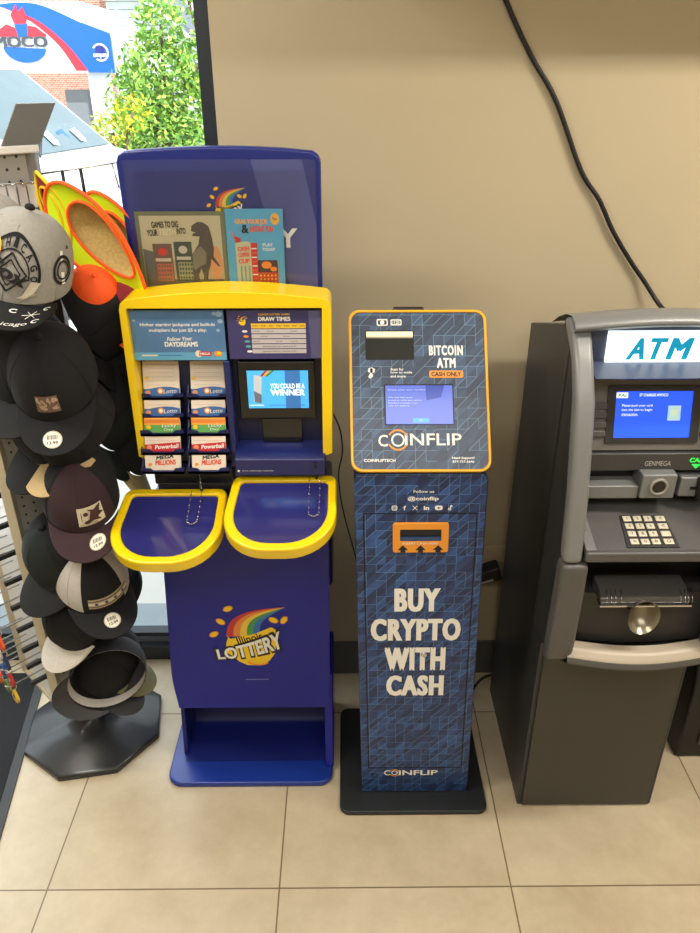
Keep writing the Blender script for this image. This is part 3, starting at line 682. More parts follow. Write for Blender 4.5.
b.prism(hf, dedup(rrect(U_(.575), U_(.82), V_(.425), V_(.38), .004, 3)), .0005, .0014, OR); b.text(hf, 'CASH ONLY', U_(.698), V_(.4025), .215 * HW, .028 * HH, .0018, BLACK, 0, .03)
b.build('cash_only_badge', HDK); b = MB(); G('Scan for', .345, .372, .095, .016, .02); G('how to guide', .375, .393, .155, .018, .02); G('and more', .35, .415, .11, .016, .02)
b.build('scan_instructions', HDK); b = MB(); hand = [(.135, .42), (.15, .395), (.132, .385), (.14, .365), (.165, .36), (.185, .37), (.182, .39), (.165, .395), (.17, .415), (.152, .43)]
b.flat(hf, [(U_(u), V_(t)) for u, t in hand], .0014, WHITE); b.prism(hf, dedup(rrect(U_(.15), U_(.168), V_(.395), V_(.365), .002, 2)), .001, .0018, gap)
b.build('hand_icon', HDK); b = MB()
# cash and card icons
b.ring(hf, rrect(U_(.205), U_(.285), V_(.10), V_(.058), .003, 3), rrect(U_(.213), U_(.277), V_(.093), V_(.065), .002, 3), .0008, .0014, WHITE); b.disc(hf, U_(.245), V_(.079), .005, .005, .0014, WHITE, 12)
b.ring(hf, rrect(U_(.305), U_(.385), V_(.098), V_(.06), .003, 3), rrect(U_(.313), U_(.377), V_(.091), V_(.067), .002, 3), .0008, .0014, WHITE); G('1120', .345, .079, .05, .02, .03)
b.build('payment_icon', HDK); b = MB()
G('C', .232, .81, .068, .072, .015); G('INFLIP', .59, .803, .405, .072, .012)
cx, cy = U_(.338), V_(.806)
b.arc(hf, cx, cy, .0115, .0155, 0, 2 * PI, .0014, WHITE, 24)
for a in (25, 205): b.arc(hf, cx, cy, .0205, .0245, math.radians(a), math.radians(a + 125), .0016, OR, 14)
b.build('brand_lettering', HDK); b = MB()
G('COINFLIPTECH', .205, .93, .225, .018, .03); b.build('company_lettering', HDK); b = MB(); G('Need Support?', .80, .917, .16, .018, .03); G('877-757-5646', .80, .938, .155, .015, .02)
b.build('support_lettering', HDK)
b = MB(); b.ring(hf, rrect(U_(.12), U_(.47), V_(.312), V_(.13), .002, 2), rrect(U_(.128), U_(.462), V_(.307), V_(.137), .002, 2), 0, .001, gap)
b.rect(hf, U_(.125), U_(.465), V_(.31), V_(.18), .0008, mat('scanner_glass', (40, 44, 42), .1, coat=.5)); b.rect(hf, U_(.127), U_(.463), V_(.168), V_(.137), .0016, mat('scanner_light', (238, 228, 186), .4, emit=.35)); b.rect(hf, U_(.127), U_(.463), V_(.178), V_(.168), .0016, mat('scanner_mid', (170, 160, 130), .4)); b.build('scanner_window', HDK)
b = MB(); b.box(hf, U_(.248), U_(.745), V_(.715), V_(.465), .0, .0009, gap); SB = mat('coin_screen_blue', (82, 100, 190), .12, emit=.45)
b.rect(hf, U_(.256), U_(.738), V_(.71), V_(.472), .0012, SB); b.flat(hf, [(U_(.545), V_(.472)), (U_(.68), V_(.472)), (U_(.655), V_(.545)), (U_(.55), V_(.565))], .0014, mat('coin_screen_dark', (48, 66, 160), .15, emit=.3))
SL = mat('screen_pale_text', (190, 205, 245), .4, emit=.5)
for k, (s, w) in enumerate((('Please enter your number', .27), ('We will text you', .17), ('a code to verify your phone', .24), ('Standard message rates', .21), ('may be applied', .15))): b.text(hf, s, U_(.275 + w / 2), V_(.50 + (.03 if k else 0) + k * .017), w * HW, .009 * HH, .0016, SL)
b.rect(hf, U_(.45), U_(.565), V_(.70), V_(.673), .0016, mat('screen_button', (90, 160, 235), .3, emit=.5)); b.text(hf, 'OK', U_(.507), V_(.687), .03 * HW, .012 * HH, .002, SL); b.build('display', HDK)
b = MB(); b.box(hf, .105, .178, HH - .004, HH + .013, -.05, -.012, BLKPL); b.build('top_camera_housing', CK, bevel=.004)

# ------------------------------------------------------------------ ATM
AT = thing('cash_machine', 'dark grey freestanding ATM with lit sign at the right edge of the photo', 'ATM', (.87, .45, 0))
ACAB = mat('atm_dark_steel', (58, 56, 51), .42, noise=.05, nscale=50); ASIDE = mat('atm_side_steel', (44, 46, 48), .4)
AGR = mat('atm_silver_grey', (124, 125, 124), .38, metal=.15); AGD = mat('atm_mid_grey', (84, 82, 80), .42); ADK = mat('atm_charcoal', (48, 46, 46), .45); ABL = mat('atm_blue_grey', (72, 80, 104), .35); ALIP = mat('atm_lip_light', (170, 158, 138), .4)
AX = .862
xl, xr = .676, 1.068
# cabinet
b = MB(); cab = [(.249, 0), (.71, 0), (.71, 1.31), (.45, 1.385), (.36, 1.405), (.34, 1.40), (.34, .61), (.249, .61)]
b.prism(yz(0), cab, xl, xr, ASIDE); CAB = b.build('cabinet', AT, bevel=.004, recalc=True)
for a_, c_ in ((xl, xl + .012), (xr - .012, xr)): b = MB(); b.prism(yz(0), [(.35, .61), (.35, 1.40), (.30, 1.395), (.235, 1.30), (.19, 1.15), (.17, 1.0), (.165, .68), (.249, .61)], a_, c_, ASIDE); b.build('side_plate', AT, recalc=True)
b = MB(); b.box(WORLD, xl + .012, xr - .012, .008, .60, -.249, -.241, ACAB); b.build('lower_door', AT, bevel=.002)
b = MB(); b.box(WORLD, xr - .010, xr - .007, .0, .60, -.249, -.2475, gap); b.build('door_gap', AT)
# fascia columns
cl, cr = .652, 1.074
prof = [(.315, 1.440), (.268, 1.425), (.222, 1.365), (.178, 1.30), (.15, 1.20), (.127, 1.10), (.112, 1.0), (.106, .95)]
backp = [(.146, .95), (.168, 1.10), (.222, 1.30), (.262, 1.365), (.31, 1.40), (.35, 1.43)]
for (a, c) in ((cl, cl + .041), (cr - .041, cr)):
    b = MB(); b.prism(yz(0), prof + backp, a, c, AGR); b.build('fascia_column', AT, bevel=.012, seg=4, recalc=True)
b = MB(); N = 12
def hood(u, v):
    x = cl + (cr - cl) * u; ar = .012 * math.sin(PI * u)
    P = [(.43, 1.395), (.38, 1.422), (.33, 1.442), (.29, 1.449), (.262, 1.443), (.25, 1.431), (.262, 1.421), (.31, 1.418)]
    i = min(int(v * 7), 6); t = v * 7 - i
    return V3((x, P[i][0] + (P[i + 1][0] - P[i][0]) * t, P[i][1] + (P[i + 1][1] - P[i][1]) * t + ar))
b.grid(17, 15, hood, AGR); 
b.build('hood', AT)
b = MB(); b.box(WORLD, cl + .03, cr - .03, .95, 1.405, -.43, -.31, ADK); b.build('fascia_back', AT)
# sign recess
b = MB(); b.prism(yz(0), [(.31, 1.43), (.262, 1.437), (.29, 1.424), (.294, 1.352), (.215, 1.338), (.235, 1.328), (.31, 1.32)], cl + .045, cr - .045, ABL); b.build('sign_recess', AT, recalc=True)
SWT = mat('sign_white', (235, 250, 252), .4, emit=1.6); SCY = mat('sign_cyan', (0, 150, 190), .4, emit=.55)
fs = Fr((0, .284, 1.383), (1, 0, 0), (0, .05, 1))
b = MB(); b.box(fs, AX - .128, AX + .128, -.034, .034, -.006, .0, SWT); SG = b.build('lit_sign', AT)
for s, x, w in (('A', .801, .040), ('T', .8395, .036), ('M', .889, .046)): b = MB(); b.text(fs, s, x, -.004, w, .047, .001, SCY, 0, .05, .22); b.build('sign_letter', SG)
# screen panel
tp = Fr((-.011, .245, 1.159), (1, 0, 0), (0, .045, .18))     # slight tilt
b = MB(); b.box(tp, cl + .046, cr - .046, 0, .18, -.04, 0, mat('atm_screen_panel', (108, 104, 100), .42)); SP = b.build('screen_panel', AT)
b = MB(); b.ring(tp, rrect(AX - .102, AX + .102, .016, .143, .004, 2), rrect(AX - .084, AX + .084, .028, .131, .002, 2), 0, .004, ADK); b.build('screen_bezel', SP, recalc=True)
ASB = mat('atm_screen_blue', (40, 84, 235), .2, emit=1.0); ASL = mat('atm_screen_light', (120, 160, 255), .2, emit=1.0)
b = MB(); b.rect(tp, AX - .086, AX + .086, .026, .133, .001, ASB)
b.rect(tp, AX - .083, AX - .058, .116, .128, .0018, SWH); b.text(tp, 'PAI', AX - .0705, .122, .017, .007, .0024, GRNP, 0, .03)
b.text(tp, 'ST CHARLES AMOCO', AX - .002, .1225, .062, .006, .0018, SWH, 0, .01)
for k, (s, w) in enumerate((('Please push your card', .066), ('into the slot to begin', .066), ('transaction.', .036))): b.text(tp, s, AX - .069 + w / 2, .099 - k * .0095, w, .0068, .0018, SWH)
b.rect(tp, AX + .032, AX + .060, .066, .099, .0018, mat('atm_card_icon', (170, 205, 215), .3, emit=.6)); b.rect(tp, AX + .039, AX + .053, .075, .091, .0022, mat('atm_card_icon2', (190, 215, 190), .3, emit=.6))
b.build('display', SP)
for sx in (-1, 1):
    for k in range(4):
        x = AX + sx * .120 + .003; zz = .030 + k * .0205
        b = MB(); b.box(tp, x - .0165, x + .0155, zz, zz + .015, 0, .006, AGD); b.build('side_button', SP, bevel=.003)
# brand strip
b = MB(); b.box(WORLD, cl + .046, cr - .046, 1.112, 1.155, -.30, -.235, mat('atm_brand_strip', (66, 64, 64), .35)); BS = b.build('brand_strip', AT, bevel=.003)
fb = Fr((0, .2345, 0))
b = MB(); b.text(fb, 'GENMEGA', .871, 1.131, .058, .012, .0004, mat('silver_print', (190, 184, 172), .4), 0, 0)
b.build('brand_lettering', BS); b = MB(); GRL = mat('card_green_light', (40, 230, 70), .4, emit=1.2)
b.text(fb, 'CARD', .961, 1.139, .042, .011, .0004, GRL, 0, .03); b.flat(fb, [(.946, 1.129), (.968, 1.129), (.957, 1.118)], .0004, GRL); b.build('card_light', BS)
# middle band: camera block, card reader, receipt slot
b = MB(); b.box(WORLD, cl + .046, cr - .046, 1.03, 1.112, -.31, -.262, BLKPL); b.build('middle_recess', AT)
b = MB(); b.box(WORLD, cl + .05, .832, 1.052, 1.085, -.27, -.215, AGR); b.build('receipt_slot', AT, bevel=.004)
b = MB(); b.box(WORLD,   .832, .910, 1.056, 1.116, -.27, -.208, AGR); CB = b.build('camera_block', AT, bevel=.004)
b = MB(); fcb = Fr((.871, .208, 1.087)); b.lathe(fcb, [(.021, 0), (.021, .004), (.0165, .006), (.0155, .001)], mat('lens_ring', (150, 146, 138), .3), 22); b.disc(Fr((0, .2065, 0)), .871, 1.087, .0145, .0145, .0005, SCRBLK, 20); b.build('camera_lens', CB)
b = MB(); b.box(WORLD, .926, 1.015, 1.05, 1.10, -.27, -.225, AGR); CR = b.build('card_reader', AT, bevel=.005)
b = MB(); b.box(WORLD, .95, 1.015, 1.071, 1.077, -.226, -.222, BLKPL); b.prism(WORLD, [(.965, 1.05), (.985, 1.05), (.99, 1.10), (.962, 1.10)], -.226, -.214, BLKPL); b.build('card_slot', CR)
# keypad shelf
kf = Fr((0, .112, .978), (1, 0, 0), (0, .155, .045)); KL = math.hypot(.155, .045)
b = MB(); b.box(kf, cl + .046, cr - .046, 0, KL + .01, -.03, 0, AGD); KS = b.build('keypad_shelf', AT, bevel=.003)
b = MB(); b.box(kf, cl + .048, .722, .003, KL + .005, .0, .004, AGR); frb = kf
b.rect(kf, .703, .717, .105, .125, .0045, ADK); b.disc(kf, .709, .137, .002, .002, .0045, ADK, 8)
for i in range(4):
    for j in range(5): b.disc(kf, .7005 + i * .0045, .06 + j * .0065, .0014, .0014, .0046, ADK, 6)
b.build('speaker_strip', KS)
b = MB(); b.prism(kf, [(.791, .012), (.905, .012), (.899, .106), (.799, .106)], 0, .003, ADK); KP = b.build('keypad', KS)
KEYM = mat('key_metal', (222, 214, 190), .35, metal=.3)
ktxt = [['1', '2', '3', 'X'], ['4', '5', '6', '<'], ['7', '8', '9', ''], ['*', '0', '#', 'O']]
for r in range(4):
    for c in range(4):
        u = (.802, .8255, .849, .8755)[c] + r * -.0005; v = .086 - r * .0225; w = .0185 if c < 3 else .0215
        b = MB(); b.box(kf, u, u + w, v, v + .0155, .003, .0065, KEYM); k = b.build('key', KP, bevel=.0015)
        if ktxt[r][c]:
            b = MB(); b.text(kf, ktxt[r][c], u + w / 2, v + .0078, None, .008, .0069, BLACK); b.build('key_mark', KP)
b = MB(); b.box(WORLD, cl + .046, cr - .046, .954, .980, -.30, -.106, AGD); b.build('shelf_front', AT, bevel=.006)
# lower fascia
lowp = [(.104, .948), (.103, .86), (.105, .78), (.108, .715), (.115, .68), (.135, .655), (.16, .65), (.158, .75), (.15, .948)]
def lower_side(a, c, sgn):
    b = MB(); b.prism(yz(0), lowp, a, c, AGD); b.build('lower_fascia_side', AT, bevel=.012, seg=3, recalc=True)
lower_side(cl - .002, cl + .058, 1); lower_side(cr - .058, cr + .002, -1)
b = MB(); b.box(WORLD, cl + .05, cr - .05, .64, .93, -.31, -.24, ADK); b.prism(yz(0), [(.24, .872), (.13, .95), (.24, .95)], cl + .05, cr - .05, AGD); b.build('dispenser_recess', AT, recalc=True)
def bowl(x, y): return max(0, 1 - ((x - .872) / .05) ** 2 - ((y - .76) / .055) ** 2)
b = MB()
def lf(u, v):
    x = cl + .05 + (cr - cl - .1) * u; z = .695 + .135 * v
    y = .166 - .014 * math.sin(PI * u) * (1 - v * .4) + .004 * v
    return V3((x, y, z))
b.grid(24, 14, lf, ADK); b.grid(24, 2, lambda u, v: lf(u, 1) + V3((0, .09 * v, 0)), ADK); b.build('lower_panel', AT)
GL = mat('dispenser_clear', (74, 72, 70), .12, coat=.7)
b = MB()
for i in range(1):
    b.prism(yz(0), [(.155, .824), (.128, .827), (.130, .838), (.150, .852), (.20, .858), (.20, .824)], .757, .962, GL)
DS = b.build('cash_dispenser_shutter', AT, bevel=.004, recalc=True)
b = MB()
for x in (.772, .782, .792, .805, .94, .95, .958, .966): b.tube([V3((x, .1275, .828)), V3((x, .1292, .838)), V3((x + .002, .149, .8525))], .0007, CHROME, 4)
b.box(WORLD, .755, .964, .822, .826, -.15, -.122, CHROME); b.build('shutter_ribs', DS)
b = MB(); fbw = Fr((.872, .1265, .762))
n = 26
def bw(u, v):
    a = 2 * PI * u; r = (1 - v); rx, rz = .036, .047
    return V3((.856 + rx * r * math.cos(a), .110 + .038 * (1 - r ** 2.5), .800 + rz * r * math.sin(a)))
b.grid(n, 8, bw, mat('finger_cup_metal', (150, 140, 122), .3, metal=.7), cu=True); b.build('finger_cup', AT)
b = MB()
def lipf(u, v):
    x = cl + .045 + (cr - cl - .09) * u; bow = .030 * math.sin(PI * u)
    P = [(.152, .706), (.128, .70), (.112, .685), (.108, .668), (.14, .648), (.25, .63)]
    i = min(int(v * 5), 4); t = v * 5 - i
    return V3((x, P[i][0] + (P[i + 1][0] - P[i][0]) * t - bow * .6, P[i][1] + (P[i + 1][1] - P[i][1]) * t - bow * .25))
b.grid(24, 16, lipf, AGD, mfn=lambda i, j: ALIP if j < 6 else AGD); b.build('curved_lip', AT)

# ------------------------------------------------------------------ cords, outlet, black unit
CORD = mat('black_cable', (22, 22, 24), .5)
b = MB(); b.tube(smooth_path([(.50, .79, 2.16), (.555, .795, 2.049), (.625, .795, 1.937), (.697, .793, 1.84), (.781, .793, 1.68), (.838, .79, 1.608), (.886, .79, 1.53), (.949, .79, 1.448), (.99, .785, 1.40), (1.03, .76, 1.345), (1.04, .70, 1.33), (1.02, .62, 1.33)], 6), .0060, CORD, 10)
o = b.build('power_cable', loc=(1.02, .62, 1.33)); tag(o, 'thick black cable running down the beige wall to the top of the ATM', 'cable')
b = MB(); b.tube(smooth_path([(.142, .66, 1.08), (.165, .72, .99), (.17, .76, .90), (.158, .77, .82), (.17, .77, .70), (.21, .72, .55), (.235, .66, .45), (.235, .62, .40)], 6), .0022, CORD, 6)
o = b.build('thin_cable', loc=(.235, .62, .40)); tag(o, 'thin black wire hanging between the lottery kiosk and the bitcoin kiosk', 'cable')
b = MB(); b.tube(smooth_path([(.50, .53, .012), (.55, .60, .006), (.60, .68, .006), (.645, .735, .02), (.68, .735, .045), (.74, .74, .05)], 6), .005, CORD, 8)
o = b.build('floor_cable', loc=(.6, .68, 0)); tag(o, 'short black cable on the floor between the bitcoin kiosk and the ATM', 'cable')
b = MB(); b.box(WORLD, .628, .748, .335, .54, -YW, -YW + .008, mat('outlet_plate', (186, 170, 140), .5)); op = b.build('outlet_plate', bevel=.003, loc=(.688, YW, .335)); tag(op, 'beige outlet cover plate low on the wall behind the ATM', 'outlet')
op['label'] = 'beige outlet cover plate low on the wall beside the ATM'
b = MB(); fo = Fr((0, YW - .008, 0)); b.rect(fo, .65, .725, .38, .38 + .1, .0004, mat('outlet_face', (160, 146, 120), .5)); b.build('socket', op)
pl = thing('power_adapter', 'black power adapter plugged into the wall plate beside the ATM', 'plug', (.63, .77, .45))
b = MB(); b.box(Fr((.632, .765, .425), (1, 0, .35), (-.35, 0, 1)), -.035, .06, 0, .05, -.03, .022, BLKPL); b.build('adapter_body', pl, bevel=.006)
b = MB(); b.rect(Fr((.632, .765, .425), (1, 0, .35), (-.35, 0, 1)), -.015, .03, .006, .015, .0225, mat('adapter_label', (170, 170, 170), .5)); b.build('printed_label', pl)
b = MB(); b.tube(smooth_path([(.60, .76, .42), (.585, .74, .39), (.55, .66, .33)], 6), .005, CORD, 8); b.build('adapter_cord', pl)
bu = thing('black_equipment_box', 'low black equipment box on the floor right of the ATM', 'box', (1.45, .5, 0))
b = MB(); b.prism(yz(0), [(.415, 0), (.70, 0), (.70, .50), (.46, .50), (.415, .30)], 1.205, 1.70, mat('black_box', (12, 12, 14), .45)); b.build('box_body', bu, bevel=.01, recalc=True)
b = MB(); b.box(WORLD, 1.262, 1.285, .06, .12, -.42, -.408, mat('box_tab', (58, 60, 64), .5)); b.build('front_tab', bu, bevel=.004)

# ------------------------------------------------------------------ hat rack
cN, cR, cF, cL = V3((-.66, .38, 0)), V3((-.495, .545, 0)), V3((-.66, .71, 0)), V3((-.825, .545, 0))
CC = V3((-.66, .548, 0))
HR = thing('hat_rack', 'four-sided pegboard spinner rack full of caps on a black octagonal base', 'display rack', tuple(CC))
b = MB(); n = 8; bx, by = -.645, .557
def octa(r, a0=10): return [(bx + r * math.cos(math.radians(a0 + 22.5 + 45 * k)), by + r * math.sin(math.radians(a0 + 22.5 + 45 * k))) for k in range(8)]
BASM = mat('rack_base_black', (30, 31, 33), .35, coat=.2)
levels = [(.224, .0), (.224, .018), (.215, .024), (.10, .055), (.06, .085), (.035, .13), (.03, .265)]
rings = [[b.add((x, y, z)) for x, y in octa(r)] for r, z in levels]
for a, c in zip(rings, rings[1:]):
    for k in range(8): b.face((a[k], a[(k + 1) % 8], c[(k + 1) % 8], c[k]), BASM)
b.face(rings[-1], BASM); b.face(rings[0][::-1], BASM); b.build('octagonal_base', HR, bevel=.004)
PEG = peg_mat(); CRP = mat('cream_post', (196, 184, 156), .5); GPOST = mat('grey_post', (110, 108, 102), .5)
ZB, ZT = .275, 1.745
WF = (cR - cN).length
frR = Fr(cN, cR - cN, (0, 0, 1)); frL = Fr(cL, cN - cL, (0, 0, 1)); frB = Fr(cR, cF - cR, (0, 0, 1)); frA = Fr(cF, cL - cF, (0, 0, 1))
for fr_ in (frR, frB, frA):
    b = MB(); b.box(fr_, .004, WF - .004, ZB, ZT, -.012, -.006, PEG); b.build('pegboard_panel', HR)
b = MB(); b.box(frL, .004, WF - .004, ZB, ZT, -.012, -.006, mat('white_gloss_panel', (232, 234, 232), .25)); b.build('white_panel', HR)
for c, m_ in ((cN, CRP), (cR, GPOST), (cF, GPOST), (cL, CRP)):
    b = MB(); d = (c - CC); d.z = 0; d = d.normalized(); t = V3((-d.y, d.x, 0))
    fr_ = Fr(c - d * .012, t, (0, 0, 1))
    b.box(fr_, -.0125, .0125, ZB - .012, ZT, -.012, .012, m_); b.build('corner_post', HR, bevel=.002)
b = MB(); b.prism(fl, [(c.x * 1.0 + (c.x - CC.x) * .03, c.y + (c.y - CC.y) * .03) for c in (cN, cR, cF, cL)], ZB - .016, ZB - .006, CRP); b.build('bottom_plate', HR)
b = MB(); WP = mat('white_cap', (225, 224, 220), .4)
b.prism(fl, [(c.x + (c.x - CC.x) * .06, c.y + (c.y - CC.y) * .06) for c in (cN, cR, cF, cL)], ZT, ZT + .018, WP); b.build('top_cap', HR, bevel=.004)
# leaning sign card holder on top
b = MB(); p0 = cR + V3((-.050, -.056, ZT + .018)); fr_ = Fr(p0, (.72, .70, 0), (.48, .12, .88))
b.box(fr_, 0, .085, 0, .092, -.002, .002, mat('grey_card', (120, 122, 122), .5)); b.build('top_sign_card', HR)
o_ = HR.children[-1]
# hooks on the merchandise (left-front) face
HKS = mat('wire_hook', (196, 198, 200), .25, metal=.9); HKB = mat('black_hook_bar', (24, 24, 26), .5)
hook_rows = [1.16, 1.06, .965, .88, .795, .715, .635, .56, .49, .43, .37]
KEYS = []
for ri, z in enumerate(hook_rows):
    b = MB(); u = WF - .02; b.box(frL, u - .006, u + .004, z, z + .012, -.006, .05, HKB); b.build('hook_bar', HR)
    for c in range(3):
        u = .09 + c * .052
        b = MB(); b.tube([frL.pt(u, z + .02, -.006), frL.pt(u, z + .018, .10), frL.pt(u, z + .028, .112)], .0022, HKS, 6); b.build('wire_hook', HR); KEYS.append((u, z))
# price-tag hook strips at the top of the cap face
for k in range(5):
    u = .115 + k * .022; b = MB(); ft_ = Fr(frR.pt(u, 1.635, 0), frR.R, (0, 0, 1)); b.prism(ft_, dedup(rrect(-.009, .009, 0, .055, .007, 4)), .012, .0145, mat('white_tag', (222, 224, 228), .35)); b.tube([ft_.pt(0, .05, -.006), ft_.pt(0, .052, .03)], .002, HKS, 6); b.build('price_tag_strip', HR)
b = MB(); b.tube([frR.pt(.10, 1.69, .02), frR.pt(.215, 1.688, .02), frR.pt(.222, 1.69, -.006)], .0025, HKS, 6); b.build('tag_wire', HR)
# cap hooks
for z in (1.585, 1.28, 1.005, .78, .55):
    b = MB(); b.tube([frR.pt(WF * .5, z, -.008), frR.pt(WF * .5, z, .10), frR.pt(WF * .5, z + .012, .112)], .0025, HKS, 6); b.build('cap_hook', HR)
b = MB(); q = cR + V3((-.012, 0, 1.70)); b.tube([q, q + V3((.10, .01, .012)), q + V3((.21, .02, .028)), q + V3((.212, .02, .045))], .0028, HKS, 6); b.tube([q + V3((.06, .006, .008)), q + V3((.066, -.01, -.05))], .004, HKB, 6); b.tube([q + V3((.10, .01, .012)), q + V3((.108, -.01, -.05))], .004, HKB, 6); b.tube([q + V3((.17, .016, .02)), q + V3((.18, .01, -.03))], .0022, HKS, 6); b.build('side_hook_bar', HR)
# keychains
kcols = [('orange', (226, 92, 40)), ('blue', (36, 70, 130)), ('navy', (28, 40, 80)), ('green', (96, 116, 50)), ('red', (180, 40, 40)), ('teal', (60, 140, 170)), ('yellow', (220, 180, 60)), ('white', (220, 220, 220))]
import itertools
place = {}
kc_sel = [(r, c) for r in (4, 5, 6, 7, 8, 9, 10) for c in range(3)]
rn = {4: 'seventh', 5: 'sixth', 6: 'fifth', 7: 'fourth', 8: 'third', 9: 'second', 10: 'bottom'}
for i, (r, c) in enumerate(kc_sel):
    u, z = KEYS[r * 3 + c]; cn, cc = kcols[(i * 3 + r) % 8]
    mt = mat('keychain_' + cn, cc, .4)
    P = frL.pt(u, z + .017, .092); fr_ = Fr(P + V3((0, 0, -.012)), frL.R, (0, 0, 1))
    b = MB(); b.arc(Fr(P + V3((0, 0, -.008)), frL.N, (0, 0, 1)), 0, 0, .007, .0095, 0, 2 * PI, 0, HKS, 12)
    sh = i % 3
    if sh == 0: b.prism(fr_, dedup(rrect(-.014, .014, -.042, -.004, .008, 4)), -.004, .004, mt)
    elif sh == 1: b.prism(fr_, [(.018 * math.cos(2 * PI * k / 18), -.024 + .02 * math.sin(2 * PI * k / 18)) for k in range(18)], -.004, .004, mt)
    else: b.prism(fr_, [(0, -.002), (.018, -.03), (.011, -.046), (-.011, -.046), (-.018, -.03)], -.004, .004, mt)
    b.disc(fr_, 0, -.025, .007, .007, .0045, mat('keychain_' + kcols[(i * 3 + r + 3) % 8][0], kcols[(i * 3 + r + 3) % 8][1], .4), 10)
    o = b.build('keychain', loc=tuple(P))
    pos = ('back', 'middle', 'front')[c]
    tag(o, f'small {cn} keychain, {pos} hook of the {rn[r]} wire hook row on the cap rack', 'keychain', 'keychains on the wire hooks')

# ------------------------------------------------------------------ caps
class CrownFr:
    """maps (u, v, d) in metres onto the crown around angle phi0 / height h0"""
    def __init__(s, S, phi0, h0): s.S = S; s.p = phi0; s.h = h0
    def pt(s, u, v, d=0):
        phi = s.p + u / .09; h = s.h + v / .125
        p = s.S(phi, h); q = s.S(phi + .01, h) - p; r = s.S(phi, h + .01) - p
        nrm = q.cross(r); nrm = nrm.normalized() if nrm.length > 0 else V3((0, 0, 1))
        return p + nrm * d
class BrimFr:
    def __init__(s, S): s.S = S
    def pt(s, u, v, d=0): return s.S(u, v) + V3((0, 0, d))
def cap(label, loc, yaw, pitch, roll, front, rear, brim, under, button, scale=1, emblem=None, brimdeco=None, sticker=None, sweat=None, flatbrim=.5, group='caps on the hat rack', H=.118, brim_len=.07, strap=False, name='baseball_cap', panel=1.0, axes=None):
    R = Euler((0, 0, yaw)).to_matrix() @ Euler((0, roll, 0)).to_matrix() @ Euler((pitch, 0, 0)).to_matrix()
    if axes:
        f_ = V3(axes[0]).normalized(); z_ = V3(axes[1]); z_ = (z_ - f_ * z_.dot(f_)).normalized(); y_ = -f_; x_ = y_.cross(z_)
        R = Matrix((x_, y_, z_)).transposed()
    o = thing(name, label, 'cap', loc, group, R.to_euler()); o.scale = (scale,) * 3
    A, B = .084, .098
    def S(phi, h):
        h = min(max(h, -.05), 1)
        rr = max(0, 1 - max(h, 0) ** 2.5) ** .5
        front_lift = 1 + .05 * math.cos(phi)
        return V3((A * rr * math.sin(phi), -B * rr * math.cos(phi) + .012 * h * (1), H * h * front_lift))
    b = MB()
    nu = 40
    def fn(u, v): return S(2 * PI * u, 1 - (1 - v) ** 1.6 if False else v ** .8)
    b.grid(nu, 13, fn, front, cu=True, mfn=lambda i, j: front if (i + .5) / nu * 2 * PI < panel or (i + .5) / nu * 2 * PI > 2 * PI - panel else rear)
    for k in range(6):
        a = k * PI / 3 + (0 if k in (0,) else 0)
        b.tube([S(a, h / 10) * 1.003 for h in range(0, 10)], .0007, rear if k not in (0,) else front, 4)
    b.build('crown', o, local=True)
    b = MB(); b.lathe(Fr(S(0, 1) + V3((0, 0, -.002)), (1, 0, 0), (0, 1, 0)), [(.0085, 0), (.0085, .003), (.006, .006), (.002, .0075)], button, 14); b.build('button', o, local=True)
    # brim
    PM = 1.12
    def base(phi): return V3((A * 1.005 * math.sin(phi), -B * 1.005 * math.cos(phi), 0))
    def BS(u, v):        # u -1..1, v 0..1
        phi = u * PM; p = base(phi); L = brim_len * max(0, math.cos(u * PI / 2)) ** .42
        x = p.x * (1 + .10 * v * (1 - abs(u) ** 3)); y = p.y - L * v
        return V3((x, y, -.20 * flatbrim * (x / .084) ** 2 * .12 - .012 * v * (1 - flatbrim * .5)))
    b = MB()
    b.grid(25, 9, lambda u, v: BS(2 * u - 1, v), brim, flip=True); b.grid(25, 9, lambda u, v: BS(2 * u - 1, v) - V3((0, 0, .0035)), under)
    b.grid(25, 2, lambda u, v: BS(2 * u - 1, 1) - V3((0, 0, .0035 * v)), brim, flip=True)
    BO = b.build('brim', o, local=True)
    if emblem:
        for en, ef in (emblem if isinstance(emblem, list) else [('emblem', emblem)]): b = MB(); ef(b, S); b.build(en, o, local=True)
    if brimdeco:
        b = MB(); brimdeco(b, BrimFr(BS)); b.build('brim_embroidery', BO, local=True)
    if sticker:
        b = MB(); u, v, sr, col = sticker; c = BS(u, v); du = BS(u + .02, v) - c; dv = BS(u, v + .02) - c
        fr_ = Fr(c + V3((0, 0, .0012)), du, -dv)
        if fr_.N.z < 0: fr_.N = -fr_.N
        b.disc(fr_, 0, 0, sr, sr, .0008, col, 22); b.arc(fr_, 0, 0, sr * .9, sr * .97, 0, 2 * PI, .0011, mat('sticker_edge', (188, 174, 144), .5), 20)
        for k in range(9): b.rect(fr_, -sr * .55 + k * sr * .125, -sr * .55 + k * sr * .125 + sr * (.05 if k % 3 else .08), 0, sr * .5, .0012, BLACK)
        b.text(fr_, '12.99', 0, -sr * .38, sr * 1.1, sr * .36, .0012, BLACK, 0, .03)
        t = b.build('price_sticker', BO, local=True); t['label'] = 'round price sticker'
    if strap:
        b = MB(); b.grid(16, 2, lambda u, v: V3((A * 1.0 * math.sin(PI + (u - .5) * 1.5), -B * 1.0 * math.cos(PI + (u - .5) * 1.5), .002 + .016 * v)) , strap); b.build('rear_strap', o, local=True)
    if sweat:
        b = MB(); b.grid(36, 2, lambda u, v: S(2 * PI * u, .0 + .22 * v) * .985, sweat, cu=True); b.build('sweatband', o, local=True)
    return o
FB = lambda n_, c, **k: mat('fabric_' + n_, c, .9, noise=.15, nscale=180, **k)
